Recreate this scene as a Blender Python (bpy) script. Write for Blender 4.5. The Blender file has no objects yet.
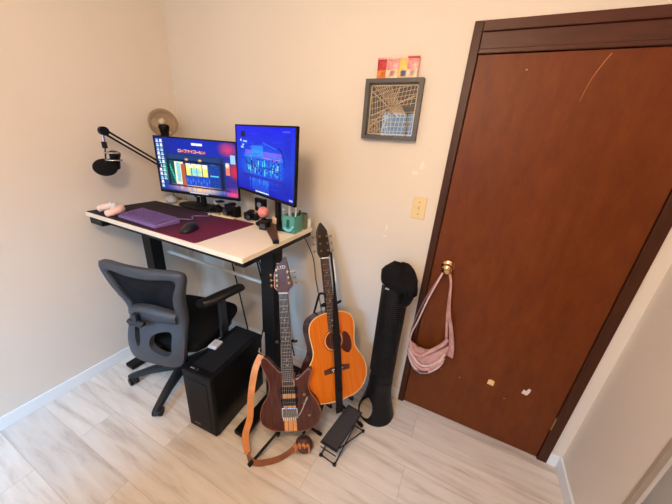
import bpy, bmesh, math, random
from mathutils import Vector, Matrix, Euler
random.seed(7)
PI = math.pi
scn = bpy.context.scene
COL = scn.collection

# ------------------------------------------------------------------ camera
cam_d = bpy.data.cameras.new('camera'); cam = bpy.data.objects.new('camera', cam_d); COL.objects.link(cam)
cam.location = (2.086, -1.5471, 1.6485); cam.rotation_euler = (1.1918, -0.0699, 0.4557)
cam_d.sensor_width = 36; cam_d.lens = 280.47 / 672 * 36; cam_d.clip_start = 0.02
scn.camera = cam
scn.view_settings.view_transform = 'Standard'; scn.view_settings.look = 'None'
scn.view_settings.gamma = 1; scn.view_settings.use_curve_mapping = False
scn.view_settings.exposure = 0.0

# ------------------------------------------------------------------ world + lights
w = bpy.data.worlds.new('sky'); scn.world = w; w.use_nodes = True
bg = w.node_tree.nodes['Background']; bg.inputs[0].default_value = (0.50, 0.76, 1.0, 1); bg.inputs[1].default_value = 3.2

def area(name, loc, target, sx, sy, power, col):
    d = bpy.data.lights.new(name, 'AREA'); d.shape = 'RECTANGLE'; d.size = sx; d.size_y = sy
    d.energy = power; d.color = col
    o = bpy.data.objects.new(name, d); COL.objects.link(o); o.location = loc
    o.rotation_euler = (Vector(target) - Vector(loc)).to_track_quat('-Z', 'Y').to_euler()
    return o
area('window_daylight', (1.75, -5.2, 3.05), (0.8, -1.2, 0.2), 2.6, 1.1, 600, (0.20, 0.56, 1.0))
cl_d = bpy.data.lights.new('ceiling_lamp', 'POINT'); cl_d.energy = 60; cl_d.color = (1.0, 0.73, 0.49); cl_d.shadow_soft_size = 0.14
cl_o = bpy.data.objects.new('ceiling_lamp', cl_d); COL.objects.link(cl_o); cl_o.location = (1.8, -1.75, 2.2)

# ------------------------------------------------------------------ materials
def s2l(c):
    return tuple(((x / 255) / 12.92 if x / 255 <= 0.04045 else ((x / 255 + 0.055) / 1.055) ** 2.4) for x in c)
MATS = {}
def mat(name, rgb, rough=0.5, metal=0.0, noise=0.08, scale=12.0, bump=0.0, bscale=80.0, spec=0.5, coat=0.0, stretch=None, rgb2=None):
    if name in MATS: return MATS[name]
    m = bpy.data.materials.new(name); m.use_nodes = True; nt = m.node_tree; N = nt.nodes; L = nt.links
    b = N['Principled BSDF']; b.inputs['Roughness'].default_value = rough; b.inputs['Metallic'].default_value = metal
    b.inputs['Specular IOR Level'].default_value = spec; b.inputs['Coat Weight'].default_value = coat; b.inputs['Coat Roughness'].default_value = 0.12
    tc = N.new('ShaderNodeTexCoord'); mp = N.new('ShaderNodeMapping'); L.new(tc.outputs['Object'], mp.inputs[0])
    if stretch: mp.inputs['Scale'].default_value = stretch
    nz = N.new('ShaderNodeTexNoise'); nz.inputs['Scale'].default_value = scale; nz.inputs['Detail'].default_value = 5
    L.new(mp.outputs[0], nz.inputs['Vector'])
    rp = N.new('ShaderNodeValToRGB'); c = s2l(rgb)
    lo = s2l(rgb2) if rgb2 else tuple(max(0, x * (1 - noise * 2)) for x in c); hi = c if rgb2 else tuple(min(1, x * (1 + noise)) for x in c)
    rp.color_ramp.elements[0].position = 0.3; rp.color_ramp.elements[1].position = 0.7
    rp.color_ramp.elements[0].color = (*lo, 1); rp.color_ramp.elements[1].color = (*hi, 1)
    L.new(nz.outputs[0], rp.inputs[0]); L.new(rp.outputs[0], b.inputs['Base Color'])
    if bump:
        n2 = N.new('ShaderNodeTexNoise'); n2.inputs['Scale'].default_value = bscale; L.new(mp.outputs[0], n2.inputs['Vector'])
        bp = N.new('ShaderNodeBump'); bp.inputs['Strength'].default_value = bump; bp.inputs['Distance'].default_value = 0.002
        L.new(n2.outputs[0], bp.inputs['Height']); L.new(bp.outputs[0], b.inputs['Normal'])
    MATS[name] = m; return m

WALL = mat('wall_paint', (229, 218, 206), 0.75, noise=0.015, scale=2.0, bump=0.12, bscale=140, spec=0.25)
CEIL = mat('ceiling_paint', (238, 234, 226), 0.9, noise=0.01)
BASEB = mat('baseboard_paint', (236, 240, 243), 0.35, noise=0.01)
CASING = mat('casing_wood', (68, 32, 12), 0.45, noise=0.12, scale=9, stretch=(6, 6, 0.7), spec=0.3)
CASING2 = mat('casing_wood_head', (80, 38, 24), 0.42, noise=0.12, scale=9, stretch=(0.7, 6, 6), spec=0.35)
BLACK = mat('black_plastic', (17, 17, 19), 0.42, spec=0.22, noise=0.05)
BLACKM = mat('black_metal', (16, 16, 18), 0.38, spec=0.22, noise=0.05)
BLACKF = mat('black_fabric', (13, 13, 15), 0.85, spec=0.22, noise=0.15, scale=60, bump=0.3, bscale=300)
GREYP = mat('grey_plastic', (60, 62, 68), 0.5, noise=0.04)
GREYD = mat('dark_grey_plastic', (34, 35, 39), 0.45, noise=0.04)
CHROME = mat('chrome', (205, 205, 205), 0.2, 1.0, noise=0.02)
BRASS = mat('brass', (214, 168, 120), 0.2, 1.0, noise=0.03)
GOLD = mat('gold_metal', (170, 140, 100), 0.3, 1.0, noise=0.03)
WHITE = mat('white_plastic', (235, 233, 228), 0.4, noise=0.02)
CREAM = mat('cream_plastic', (232, 210, 160), 0.35, noise=0.02)
DESKW = mat('desk_laminate', (240, 226, 206), 0.38, noise=0.015, scale=6)
ROSE = mat('walnut_body', (92, 38, 24), 0.2, rgb2=(48, 17, 10), scale=14, stretch=(5, 0.5, 5), coat=0.15, spec=0.35)
MAPLE = mat('maple_stripe', (224, 154, 92), 0.28, noise=0.1, scale=20, stretch=(4, .5, 4), coat=0.4)
SPRUCE = mat('honey_spruce_top', (226, 118, 20), 0.22, rgb2=(206, 96, 10), scale=10, stretch=(12, 0.4, 3), coat=0.5)
MAHOG = mat('mahogany_side', (82, 34, 24), 0.25, noise=0.15, scale=12, coat=0.5)
BIND = mat('cream_binding', (238, 200, 140), 0.35, noise=0.03)
FRETB = mat('fretboard_wood', (74, 48, 38), 0.5, noise=0.2, scale=30, stretch=(5, .6, 5))
FRETB2 = mat('dark_fretboard_wood', (48, 30, 26), 0.5, noise=0.2, scale=30, stretch=(5, .6, 5))
TAN = mat('tan_leather', (216, 138, 78), 0.55, noise=0.1, scale=20, bump=0.2, bscale=150)
BROWNL = mat('brown_leather', (84, 54, 42), 0.55, noise=0.15, scale=30, bump=0.2, bscale=150)
PINKF = mat('pink_fabric', (204, 152, 142), 0.8, noise=0.12, scale=25, bump=0.35, bscale=120)
PINKL = mat('pale_pink_fabric', (222, 188, 182), 0.7, noise=0.1, scale=25, bump=0.3, bscale=120)
PINKB = mat('coral_pink', (238, 146, 142), 0.7, noise=0.1, scale=60, bump=0.5, bscale=200)
PINKW = mat('pinkish_white_plastic', (248, 222, 212), 0.4, noise=0.04)
PINKC = mat('salmon_plastic', (248, 206, 192), 0.4, noise=0.04)
PURPK = mat('purple_keycap', (104, 76, 134), 0.5, noise=0.05)
PURPD = mat('lilac_case', (132, 106, 160), 0.45, noise=0.05)
TEAL = mat('teal_ceramic', (84, 160, 148), 0.4, noise=0.08, scale=30)
TEALD = mat('dark_teal', (24, 84, 80), 0.5, noise=0.08)
TEALL = mat('light_teal', (120, 200, 204), 0.4, noise=0.05)
BLUEP = mat('blue_plastic', (40, 44, 120), 0.5, noise=0.05)
GREYW = mat('pale_grey_plastic', (178, 176, 178), 0.6, noise=0.05)
CHAIRMESH = mat('chair_mesh', (17, 18, 24), 0.8, spec=0.22, noise=0.2, scale=150, bump=0.4, bscale=400)
STOOLT = mat('ribbed_rubber', (52, 48, 50), 0.7, noise=0.1, scale=60, stretch=(1, 14, 1), bump=0.4)
FRAMEM = mat('frame_grey_wood', (84, 80, 78), 0.5, noise=0.06, scale=20)
ARTB = mat('art_black', (24, 22, 22), 0.6, noise=0.05)
ARTC = mat('art_cream', (226, 196, 156), 0.6, noise=0.03)
FILLER = mat('wood_filler', (236, 200, 130), 0.7, noise=0.05)
CHIP = mat('chipped_white', (228, 214, 204), 0.7, noise=0.05)
SCRATCH = mat('scratch', (190, 120, 74), 0.6, noise=0.05)
ALU = mat('aluminium', (186, 168, 150), 0.5, 0.2, noise=0.03)
HATF = mat('black_cap_cloth', (15, 13, 19), 0.9, spec=0.22, noise=0.2, scale=40, bump=0.3, bscale=200)
STRINGS = mat('steel_string', (190, 185, 178), 0.3, 0.9, noise=0.02)

def floor_mat():
    m = bpy.data.materials.new('floor_planks'); m.use_nodes = True; N = m.node_tree.nodes; L = m.node_tree.links
    b = N['Principled BSDF']; b.inputs['Roughness'].default_value = 0.42; b.inputs['Specular IOR Level'].default_value = 0.4
    tc = N.new('ShaderNodeTexCoord')
    br = N.new('ShaderNodeTexBrick'); br.inputs['Scale'].default_value = 1.0
    br.inputs['Brick Width'].default_value = 1.22; br.inputs['Row Height'].default_value = 0.185; br.inputs['Mortar Size'].default_value = 0.0012
    br.inputs['Mortar Smooth'].default_value = 0.2; br.offset = 0.37
    br.inputs['Color1'].default_value = (0.0, 0.0, 0.0, 1); br.inputs['Color2'].default_value = (1, 1, 1, 1); br.inputs['Mortar'].default_value = (0.5, 0.5, 0.5, 1)
    mp0 = N.new('ShaderNodeMapping'); mp0.inputs['Location'].default_value = (0.35, 0.055, 0); L.new(tc.outputs['Object'], mp0.inputs[0]); L.new(mp0.outputs[0], br.inputs['Vector'])
    # streaky grain, offset per plank
    add = N.new('ShaderNodeVectorMath'); add.operation = 'MULTIPLY_ADD'
    add.inputs[1].default_value = (3.0, 5.0, 1.0); L.new(br.outputs['Color'], add.inputs[0]); L.new(tc.outputs['Object'], add.inputs[2])
    mp = N.new('ShaderNodeMapping'); mp.inputs['Scale'].default_value = (0.9, 8.0, 1); L.new(add.outputs[0], mp.inputs[0])
    nz = N.new('ShaderNodeTexNoise'); nz.inputs['Scale'].default_value = 2.6; nz.inputs['Detail'].default_value = 9; nz.inputs['Roughness'].default_value = 0.62; nz.inputs['Distortion'].default_value = 0.35
    L.new(mp.outputs[0], nz.inputs['Vector'])
    rp = N.new('ShaderNodeValToRGB'); e = rp.color_ramp.elements
    e[0].position = 0.28; e[0].color = (*s2l((196, 180, 168)), 1); e[1].position = 0.75; e[1].color = (*s2l((242, 233, 225)), 1)
    q = e.new(0.48); q.color = (*s2l((228, 216, 205)), 1)
    L.new(nz.outputs[0], rp.inputs[0])
    # per plank tint
    mx = N.new('ShaderNodeMix'); mx.data_type = 'RGBA'; mx.blend_type = 'MULTIPLY'; mx.inputs[0].default_value = 1.0
    r2 = N.new('ShaderNodeValToRGB'); r2.color_ramp.elements[0].color = (0.86, 0.855, 0.85, 1); r2.color_ramp.elements[1].color = (1, 0.99, 0.98, 1)
    L.new(br.outputs['Color'], r2.inputs[0]); L.new(rp.outputs[0], mx.inputs[6]); L.new(r2.outputs[0], mx.inputs[7])
    m2 = N.new('ShaderNodeMix'); m2.data_type = 'RGBA'; m2.inputs[7].default_value = (*s2l((190, 174, 160)), 1)
    L.new(br.outputs['Fac'], m2.inputs[0]); L.new(mx.outputs[2], m2.inputs[6]); L.new(m2.outputs[2], b.inputs['Base Color'])
    return m
def door_mat():
    m = bpy.data.materials.new('door_veneer'); m.use_nodes = True; N = m.node_tree.nodes; L = m.node_tree.links
    b = N['Principled BSDF']; b.inputs['Roughness'].default_value = 0.36; b.inputs['Specular IOR Level'].default_value = 0.28
    tc = N.new('ShaderNodeTexCoord'); mp = N.new('ShaderNodeMapping'); mp.inputs['Scale'].default_value = (7, 7, 2.4); L.new(tc.outputs['Object'], mp.inputs[0])
    nz = N.new('ShaderNodeTexNoise'); nz.inputs['Scale'].default_value = 2.2; nz.inputs['Detail'].default_value = 10; nz.inputs['Roughness'].default_value = 0.7; L.new(mp.outputs[0], nz.inputs['Vector'])
    rp = N.new('ShaderNodeValToRGB'); e = rp.color_ramp.elements
    e[0].position = 0.3; e[0].color = (*s2l((100, 42, 6)), 1); e[1].position = 0.72; e[1].color = (*s2l((124, 60, 16)), 1)
    L.new(nz.outputs[0], rp.inputs[0])
    n2 = N.new('ShaderNodeTexNoise'); n2.inputs['Scale'].default_value = 2.0; n2.inputs['Detail'].default_value = 4; L.new(tc.outputs['Object'], n2.inputs['Vector'])
    r2 = N.new('ShaderNodeValToRGB'); r2.color_ramp.elements[0].position = 0.3; r2.color_ramp.elements[1].position = 0.7
    r2.color_ramp.elements[0].color = (0.82, 0.8, 0.78, 1); r2.color_ramp.elements[1].color = (1, 1, 1, 1); L.new(n2.outputs[0], r2.inputs[0])
    mx = N.new('ShaderNodeMix'); mx.data_type = 'RGBA'; mx.blend_type = 'MULTIPLY'; mx.inputs[0].default_value = 1
    L.new(rp.outputs[0], mx.inputs[6]); L.new(r2.outputs[0], mx.inputs[7]); L.new(mx.outputs[2], b.inputs['Base Color'])
    rr = N.new('ShaderNodeMapRange'); rr.inputs[3].default_value = 0.36; rr.inputs[4].default_value = 0.56; L.new(n2.outputs[0], rr.inputs[0]); L.new(rr.outputs[0], b.inputs['Roughness'])
    return m
def mat_pattern():   # desk mat print: near-black purple to wine red
    m = bpy.data.materials.new('desk_mat_print'); m.use_nodes = True; N = m.node_tree.nodes; L = m.node_tree.links
    b = N['Principled BSDF']; b.inputs['Roughness'].default_value = 0.7; b.inputs['Specular IOR Level'].default_value = 0.3
    tc = N.new('ShaderNodeTexCoord'); sp = N.new('ShaderNodeSeparateXYZ'); L.new(tc.outputs['Generated'], sp.inputs[0])
    nz = N.new('ShaderNodeTexNoise'); nz.inputs['Scale'].default_value = 5; L.new(tc.outputs['Generated'], nz.inputs['Vector'])
    ma = N.new('ShaderNodeMath'); ma.operation = 'MULTIPLY_ADD'; ma.inputs[1].default_value = 0.25; L.new(nz.outputs[0], ma.inputs[0]); L.new(sp.outputs[0], ma.inputs[2])
    rp = N.new('ShaderNodeValToRGB'); e = rp.color_ramp.elements
    e[0].position = 0.25; e[0].color = (*s2l((28, 17, 26)), 1); e[1].position = 1.1; e[1].color = (*s2l((100, 22, 56)), 1)
    q = e.new(0.7); q.color = (*s2l((56, 22, 44)), 1)
    L.new(ma.outputs[0], rp.inputs[0]); L.new(rp.outputs[0], b.inputs['Base Color']); return m
def thin_glass(name, tint=(1, 1, 1), refl=1.0):
    m = bpy.data.materials.new(name); m.use_nodes = True; N = m.node_tree.nodes; L = m.node_tree.links
    for n in list(N):
        if n.type != 'OUTPUT_MATERIAL': N.remove(n)
    out = [n for n in N if n.type == 'OUTPUT_MATERIAL'][0]
    t = N.new('ShaderNodeBsdfTransparent'); t.inputs[0].default_value = (*tint, 1)
    g = N.new('ShaderNodeBsdfGlossy'); g.inputs['Roughness'].default_value = 0.01
    f = N.new('ShaderNodeFresnel'); f.inputs[0].default_value = 1.5
    mu = N.new('ShaderNodeMath'); mu.operation = 'MULTIPLY'; mu.inputs[1].default_value = refl; L.new(f.outputs[0], mu.inputs[0])
    mx = N.new('ShaderNodeMixShader'); L.new(mu.outputs[0], mx.inputs[0]); L.new(t.outputs[0], mx.inputs[1]); L.new(g.outputs[0], mx.inputs[2]); L.new(mx.outputs[0], out.inputs[0])
    return m
def emis_attr(name, strength):
    m = bpy.data.materials.new(name); m.use_nodes = True; N = m.node_tree.nodes; L = m.node_tree.links
    b = N['Principled BSDF']; b.inputs['Base Color'].default_value = (0.01, 0.01, 0.012, 1); b.inputs['Roughness'].default_value = 0.3; b.inputs['Specular IOR Level'].default_value = 0.08
    a = N.new('ShaderNodeVertexColor'); a.layer_name = 'picture'; L.new(a.outputs[0], b.inputs['Emission Color']); b.inputs['Emission Strength'].default_value = strength
    return m

# ------------------------------------------------------------------ mesh helpers
class MB:
    def __init__(s): s.bm = bmesh.new()
    def add(s, vs, fs, M=None):
        vv = [s.bm.verts.new((M @ Vector(v)) if M else Vector(v)) for v in vs]
        for f in fs:
            try: s.bm.faces.new([vv[i] for i in f])
            except ValueError: pass
        return s
    def box(s, c, d, R=None):
        x, y, z = d[0] / 2, d[1] / 2, d[2] / 2
        vs = [(-x, -y, -z), (x, -y, -z), (x, y, -z), (-x, y, -z), (-x, -y, z), (x, -y, z), (x, y, z), (-x, y, z)]
        M = Matrix.Translation(c)
        if R is not None: M = M @ (R.to_matrix().to_4x4() if isinstance(R, Euler) else R.to_4x4())
        return s.add(vs, [(3, 2, 1, 0), (4, 5, 6, 7), (0, 1, 5, 4), (1, 2, 6, 5), (2, 3, 7, 6), (3, 0, 4, 7)], M)
    def b2(s, a, b):
        return s.box([(a[i] + b[i]) / 2 for i in range(3)], [abs(b[i] - a[i]) for i in range(3)])
    def tube(s, pts, r, seg=8, closed=False, flat=1.0):
        pts = [Vector(p) for p in pts]; n = len(pts)
        rs = r if isinstance(r, (list, tuple)) else [r] * n
        up = None; rings = []
        for i, p in enumerate(pts):
            if closed: t = pts[(i + 1) % n] - pts[i - 1]
            else: t = pts[min(i + 1, n - 1)] - pts[max(i - 1, 0)]
            t.normalize()
            if up is None:
                up = t.orthogonal().normalized()
            up = (up - t * up.dot(t)).normalized(); sd = t.cross(up)
            rings.append([s.bm.verts.new(p + (up * math.cos(a) + sd * math.sin(a) * flat) * rs[i]) for a in [2 * PI * k / seg for k in range(seg)]])
        m = n if closed else n - 1
        for i in range(m):
            A, B = rings[i], rings[(i + 1) % n]
            for k in range(seg): s.bm.faces.new((A[k], A[(k + 1) % seg], B[(k + 1) % seg], B[k]))
        if not closed:
            s.bm.faces.new(rings[0][::-1]); s.bm.faces.new(rings[-1])
        return s
    def cyl(s, a, b, r, r2=None, seg=20):
        return s.tube([a, b], [r, r if r2 is None else r2], seg)
    def lathe(s, prof, c=(0, 0, 0), M=None, seg=28, cap=True):
        T = Matrix.Translation(c) @ (M.to_4x4() if M else Matrix())
        rings = []
        for r, z in prof:
            rings.append([s.bm.verts.new(T @ Vector((r * math.cos(2 * PI * k / seg), r * math.sin(2 * PI * k / seg), z))) for k in range(seg)])
        for A, B in zip(rings, rings[1:]):
            for k in range(seg): s.bm.faces.new((A[k], A[(k + 1) % seg], B[(k + 1) % seg], B[k]))
        if cap: s.bm.faces.new(rings[0][::-1]); s.bm.faces.new(rings[-1])
        return s
    def prism(s, out, z0, z1, M=None):
        n = len(out); vs = [(x, y, z0) for x, y in out] + [(x, y, z1) for x, y in out]
        return s.add(vs, [tuple(range(n))[::-1], tuple(range(n, 2 * n))] + [(i, (i + 1) % n, n + (i + 1) % n, n + i) for i in range(n)], M)
    def sphere(s, c, r, sc=(1, 1, 1), seg=20):
        prof = [(max(1e-4, r * math.sin(PI * k / 14)), -r * math.cos(PI * k / 14)) for k in range(15)]
        M = Matrix.Diagonal((sc[0], sc[1], sc[2], 1))
        return s.lathe(prof, c, M, seg)
    def ribbon(s, pts, width, thick, sides):
        """flat strap: pts centre line, sides = sideways unit vectors"""
        pts = [Vector(p) for p in pts]; n = len(pts); R = []
        for i, p in enumerate(pts):
            t = (pts[min(i + 1, n - 1)] - pts[max(i - 1, 0)]).normalized()
            sd = Vector(sides[i] if isinstance(sides, list) else sides); sd = (sd - t * sd.dot(t)).normalized(); nn = t.cross(sd)
            w_ = width[i] if isinstance(width, list) else width
            R.append([s.bm.verts.new(p + sd * a * w_ / 2 + nn * b * thick / 2) for a, b in ((-1, -1), (1, -1), (1, 1), (-1, 1))])
        for A, B in zip(R, R[1:]):
            for k in range(4): s.bm.faces.new((A[k], A[(k + 1) % 4], B[(k + 1) % 4], B[k]))
        s.bm.faces.new(R[0][::-1]); s.bm.faces.new(R[-1]); return s
    def build(s, name, m, parent=None, smooth=None, bevel=0, sub=0, solid=0, loc=None, rot=None):
        bmesh.ops.recalc_face_normals(s.bm, faces=s.bm.faces[:])
        me = bpy.data.meshes.new(name); s.bm.to_mesh(me); s.bm.free(); me.materials.append(m)
        o = bpy.data.objects.new(name, me); COL.objects.link(o)
        if parent: o.parent = parent
        if loc: o.location = loc
        if rot: o.rotation_euler = rot
        if smooth is not None:
            me.shade_smooth()
            if smooth < 180: me.set_sharp_from_angle(angle=math.radians(smooth))
        if solid:
            q = o.modifiers.new('solid', 'SOLIDIFY'); q.thickness = solid; q.offset = 0
        if bevel:
            q = o.modifiers.new('bevel', 'BEVEL'); q.width = bevel; q.segments = 2; q.limit_method = 'ANGLE'; q.angle_limit = math.radians(40)
        if sub:
            q = o.modifiers.new('sub', 'SUBSURF'); q.levels = sub; q.render_levels = sub
        return o
def spline(P, n=8, closed=False):
    P = [Vector(p) for p in P]; out = []; m = len(P)
    for i in range(m if closed else m - 1):
        if closed: a, b, c, d = P[i - 1], P[i], P[(i + 1) % m], P[(i + 2) % m]
        else: a, b, c, d = P[max(i - 1, 0)], P[i], P[i + 1], P[min(i + 2, m - 1)]
        for k in range(n):
            t = k / n
            out.append(0.5 * ((2 * b) + (c - a) * t + (2 * a - 5 * b + 4 * c - d) * t * t + (3 * b - a - 3 * c + d) * t ** 3))
    if not closed: out.append(P[-1])
    return out
def sp2(P, n=6, closed=True):
    return [(v.x, v.y) for v in spline([(x, y, 0) for x, y in P], n, closed)]
def cut(o, mb):
    """boolean difference applied to the object's mesh"""
    c = mb.build('cutter', BLACK); q = o.modifiers.new('cut', 'BOOLEAN'); q.operation = 'DIFFERENCE'; q.object = c; q.solver = 'EXACT'
    dg = bpy.context.evaluated_depsgraph_get(); dg.update()
    me = bpy.data.meshes.new_from_object(o.evaluated_get(dg)); 
    o.modifiers.clear(); o.data = me; bpy.data.objects.remove(c)
    return o
def tag(o, label=None, cat=None, group=None, kind=None):
    if label: o['label'] = label
    if cat: o['category'] = cat
    if group: o['group'] = group
    if kind: o['kind'] = kind
    return o
def thing(name, label, cat, loc=(0, 0, 0), rot=(0, 0, 0), group=None):
    o = bpy.data.objects.new(name, None); COL.objects.link(o); o.empty_display_size = 0.05
    o.location = loc; o.rotation_euler = rot; return tag(o, label, cat, group)
def struct(o): o['kind'] = 'structure'; return o
def copy_tree(o, parent=None):
    c = o.copy(); COL.objects.link(c); c.parent = parent
    for ch in list(o.children): copy_tree(ch, c)
    return c
def text_mesh(body, size, m, parent, name, loc, rot, depth=0.0006, shear=0):
    cu = bpy.data.curves.new('t', 'FONT'); cu.body = body; cu.size = size; cu.extrude = depth; cu.align_x = 'CENTER'; cu.align_y = 'CENTER'; cu.shear = shear
    t = bpy.data.objects.new('t', cu); COL.objects.link(t)
    dg = bpy.context.evaluated_depsgraph_get(); dg.update()
    me = bpy.data.meshes.new_from_object(t.evaluated_get(dg)); bpy.data.objects.remove(t); me.materials.clear(); me.materials.append(m)
    o = bpy.data.objects.new(name, me); COL.objects.link(o); o.parent = parent; o.location = loc; o.rotation_euler = rot; return o

# ------------------------------------------------------------------ room shell
XR = 2.877; YB = -3.3; ZC = 2.55; T = 0.1
struct(MB().b2((-T, YB - T, -0.1), (3.9, T, 0)).build('floor', floor_mat()))
struct(MB().b2((-T, YB - T, ZC), (3.9, T, ZC + 0.1)).build('ceiling', CEIL))
struct(MB().b2((-T, YB - T, 0), (0, T, ZC)).build('wall_left', WALL))
struct(MB().b2((0, 0, 0), (1.975, T, ZC)).b2((2.775, 0, 0), (3.9, T, ZC)).b2((1.975, 0, 2.04), (2.775, T, ZC)).b2((1.975, .06, 0), (2.775, T, 2.04)).build('wall_back', WALL))
struct(MB().b2((XR, -0.4436, 0), (XR + .035, 0, ZC)).b2((XR, -1.35, 2.08), (XR + .035, -0.4436, ZC)).b2((XR, YB, 0), (XR + .035, -1.35, ZC)).build('wall_right', WALL))
struct(MB().b2((3.8, YB, 0), (3.9, 0, ZC)).build('wall_closet', WALL))
struct(MB().b2((0, YB - T, 0), (0.5, YB, ZC)).b2((1.8, YB - T, 0), (3.9, YB, ZC)).b2((0.5, YB - T, 0), (1.8, YB, 0.95)).b2((0.5, YB - T, 2.15), (1.8, YB, ZC)).build('wall_front', WALL))
wf = MB()
for x in (0.52, 0.94, 1.36, 1.78): wf.b2((x - .02, YB - .08, .95), (x + .02, YB - .02, 2.15))
for z in (0.97, 1.5, 2.13): wf.b2((.5, YB - .08, z - .02), (1.8, YB - .02, z + .02))
win = struct(wf.build('window_1', WHITE))
# baseboards
def baseb(name, a, b):
    return struct(MB().b2(a, b).build(name, BASEB, bevel=0.004))
baseb('baseboard_left', (0, YB, 0), (0.013, 0, 0.0825))
baseb('baseboard_back', (0.013, -0.013, 0), (1.942, 0, 0.0825))
baseb('baseboard_corner', (2.819, -0.013, 0), (XR - .013, 0, 0.0825))
baseb('baseboard_right', (XR - 0.013, -0.43, 0), (XR, 0, 0.0825))
struct(MB().b2((XR - .006, -.458, 0), (XR + .012, -.4436, 2.08)).build('trim_opening', ALU))
# door with casing (the wall plane is y = 0)
dr = MB().b2((1.984, -0.001, 0.008), (2.769, 0.045, 2.03)).build('door_1', door_mat())
struct(dr)
struct(MB().b2((1.943, -.012, 0), (1.979, 0.055, 2.15)).b2((1.979, .004, 0), (1.9835, .055, 2.04)).build('trim_door_left', CASING, bevel=.003))
struct(MB().b2((2.7715, -.012, 0), (2.8195, 0.055, 2.15)).b2((2.7695, .004, 0), (2.776, .055, 2.04)).build('trim_door_right', CASING, bevel=.003))
struct(MB().b2((1.979, -.012, 2.112), (2.776, 0.055, 2.15)).b2((1.979, -.003, 2.05), (2.776, .055, 2.112)).b2((1.979, -.009, 2.034), (2.776, .055, 2.052)).build('trim_door_head', CASING2, bevel=.003))
kn = thing('d', None, None); bpy.data.objects.remove(kn)
kb = MB().lathe([(0.033, 0), (0.033, .004), (.026, .009), (.012, .012), (.011, .03), (.02, .036), (.028, .046), (.029, .056), (.023, .064), (.008, .067)], (2.06, -.001, 1.052), Matrix.Rotation(PI / 2, 3, 'X'))
o = kb.build('door_knob', BRASS, dr, smooth=50); tag(o, 'round brass knob')
for hz in (0.288, 1.75):
    MB().cyl((2.772, -.006, hz - .045), (2.772, -.006, hz + .045), .006, seg=10).b2((2.772, -.0035, hz - .045), (2.777, -.0015, hz + .045)).build('hinge', GOLD, dr, smooth=40)
o = MB().prism([(-.017, -.018), (.016, -.02), (.017, .012), (.002, .018), (-.015, .014)], 0, .0012, Matrix.Translation((2.432, -.001, .407)) @ Matrix.Rotation(PI / 2, 4, 'X')).build('filler_patch', FILLER, dr); tag(o, 'yellowish filler patch')
o = MB().prism([(-.02, -.022), (.006, -.026), (.014, -.004), (.016, .02), (.004, .022), (-.002, .002), (-.016, .006)], 0, .0012, Matrix.Translation((2.605, -.001, .43)) @ Matrix.Rotation(PI / 2, 4, 'X')).build('chip', CHIP, dr); tag(o, 'whitish chipped spot')
sc_ = spline([(2.437, -.0018, 2.018), (2.421, -.0018, 1.985), (2.402, -.0018, 1.93), (2.390, -.0018, 1.86)], 5)
o = MB().tube(sc_, [.0022 - .0015 * i / len(sc_) for i in range(len(sc_))], 5).build('scratch', SCRATCH, dr); tag(o, 'pale curved scratch')
for px, pz, r in ((2.178, 1.972, .003), (2.27, .36, .003), (2.52, .33, .003), (2.16, .372, .003)):
    MB().prism([(r * math.cos(a) * 1.5, r * math.sin(a)) for a in [k * PI / 4 for k in range(8)]], 0, .001, Matrix.Translation((px, -.001, pz)) @ Matrix.Rotation(PI / 2, 4, 'X')).build('chip', SCRATCH, dr)
# pale scuffs where paint was patched on the back wall
for px, pz, a, b in ((1.83, 1.56, .012, .02), (1.80, 1.52, .02, .01), (1.69, 1.2, .008, .02), (1.685, 1.15, .012, .006)):
    struct(MB().prism(sp2([(-a, -b * .6), (0, -b), (a, -b * .3), (a * .6, b * .7), (-a * .4, b)], 4), 0, .0006, Matrix.Translation((px, 0, pz)) @ Matrix.Rotation(PI / 2, 4, 'X')).build('wall_scuff', mat('scuff_paint', (240, 229, 217), .8, noise=.01)))

# unseen cabinet added to block window light and shade a band of floor
cab = thing('added_shade_cabinet', 'unseen white cabinet added to shade the floor from the window', 'cabinet', (1.22, -2.05, 0))
MB().b2((-.37, -.2, .06), (.37, .2, 1.0)).build('body', WHITE, cab, bevel=.004)
for x in (-.185, .185):
    dd = MB().b2((x - .18, .2, .08), (x + .18, .216, .98)).build('door', WHITE, cab, bevel=.003)
    MB().cyl((x * .25, .222, .45), (x * .25, .222, .6), .006, seg=10).build('handle', CHROME, dd)
for x in (-.33, .33):
    for y in (-.16, .16): MB().cyl((x, y, 0), (x, y, .06), .02).build('leg', BLACK, cab)

# ------------------------------------------------------------------ desk
H = 1.15; DX0, DX1, DY0, DY1 = 0.045, 1.27, -0.717, -0.125
desk = thing('standing_desk', 'raised standing desk with cream white top and black metal legs', 'desk', (0.65, -.42, 0))
def P(o): o.parent = desk; o.location = -Vector(desk.location); return o
o = P(MB().b2((DX0, DY0, H - .025), (DX1, DY1, H)).build('tabletop', DESKW, bevel=.002)); tag(o, 'cream white laminate top')
P(MB().b2((DX0 + .03, DY0 + .03, H - .055), (DX1 - .012, DY0 + .07, H - .025)).b2((DX0 + .03, DY1 - .07, H - .055), (DX1 - .012, DY1 - .03, H - .025)).build('frame_rail', BLACKM))
P(MB().b2((DX1 - .06, DY0 + .012, H - .05), (DX1 - .006, DY1 - .012, H - .025)).build('side_bracket', BLACKM))
P(MB().b2((DX0 + .04, DY0 + .04, H - .05), (DX0 + .10, DY1 - .02, H - .025)).build('side_bracket', BLACKM))
for x in (0.145, 1.19):
    P(MB().b2((x - .045, -.46, .55), (x + .045, -.38, H - .05)).build('leg_column', BLACKM, bevel=.004))
    P(MB().b2((x - .037, -.452, .03), (x + .037, -.388, .56)).build('inner_column', BLACKM, bevel=.003))
    xf = x - .06 if x < .5 else x + .005
    P(MB().b2((x - .04, -.74, .008), (x + .04, -.14, .04)).build('foot', BLACKM, bevel=.006))
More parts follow.
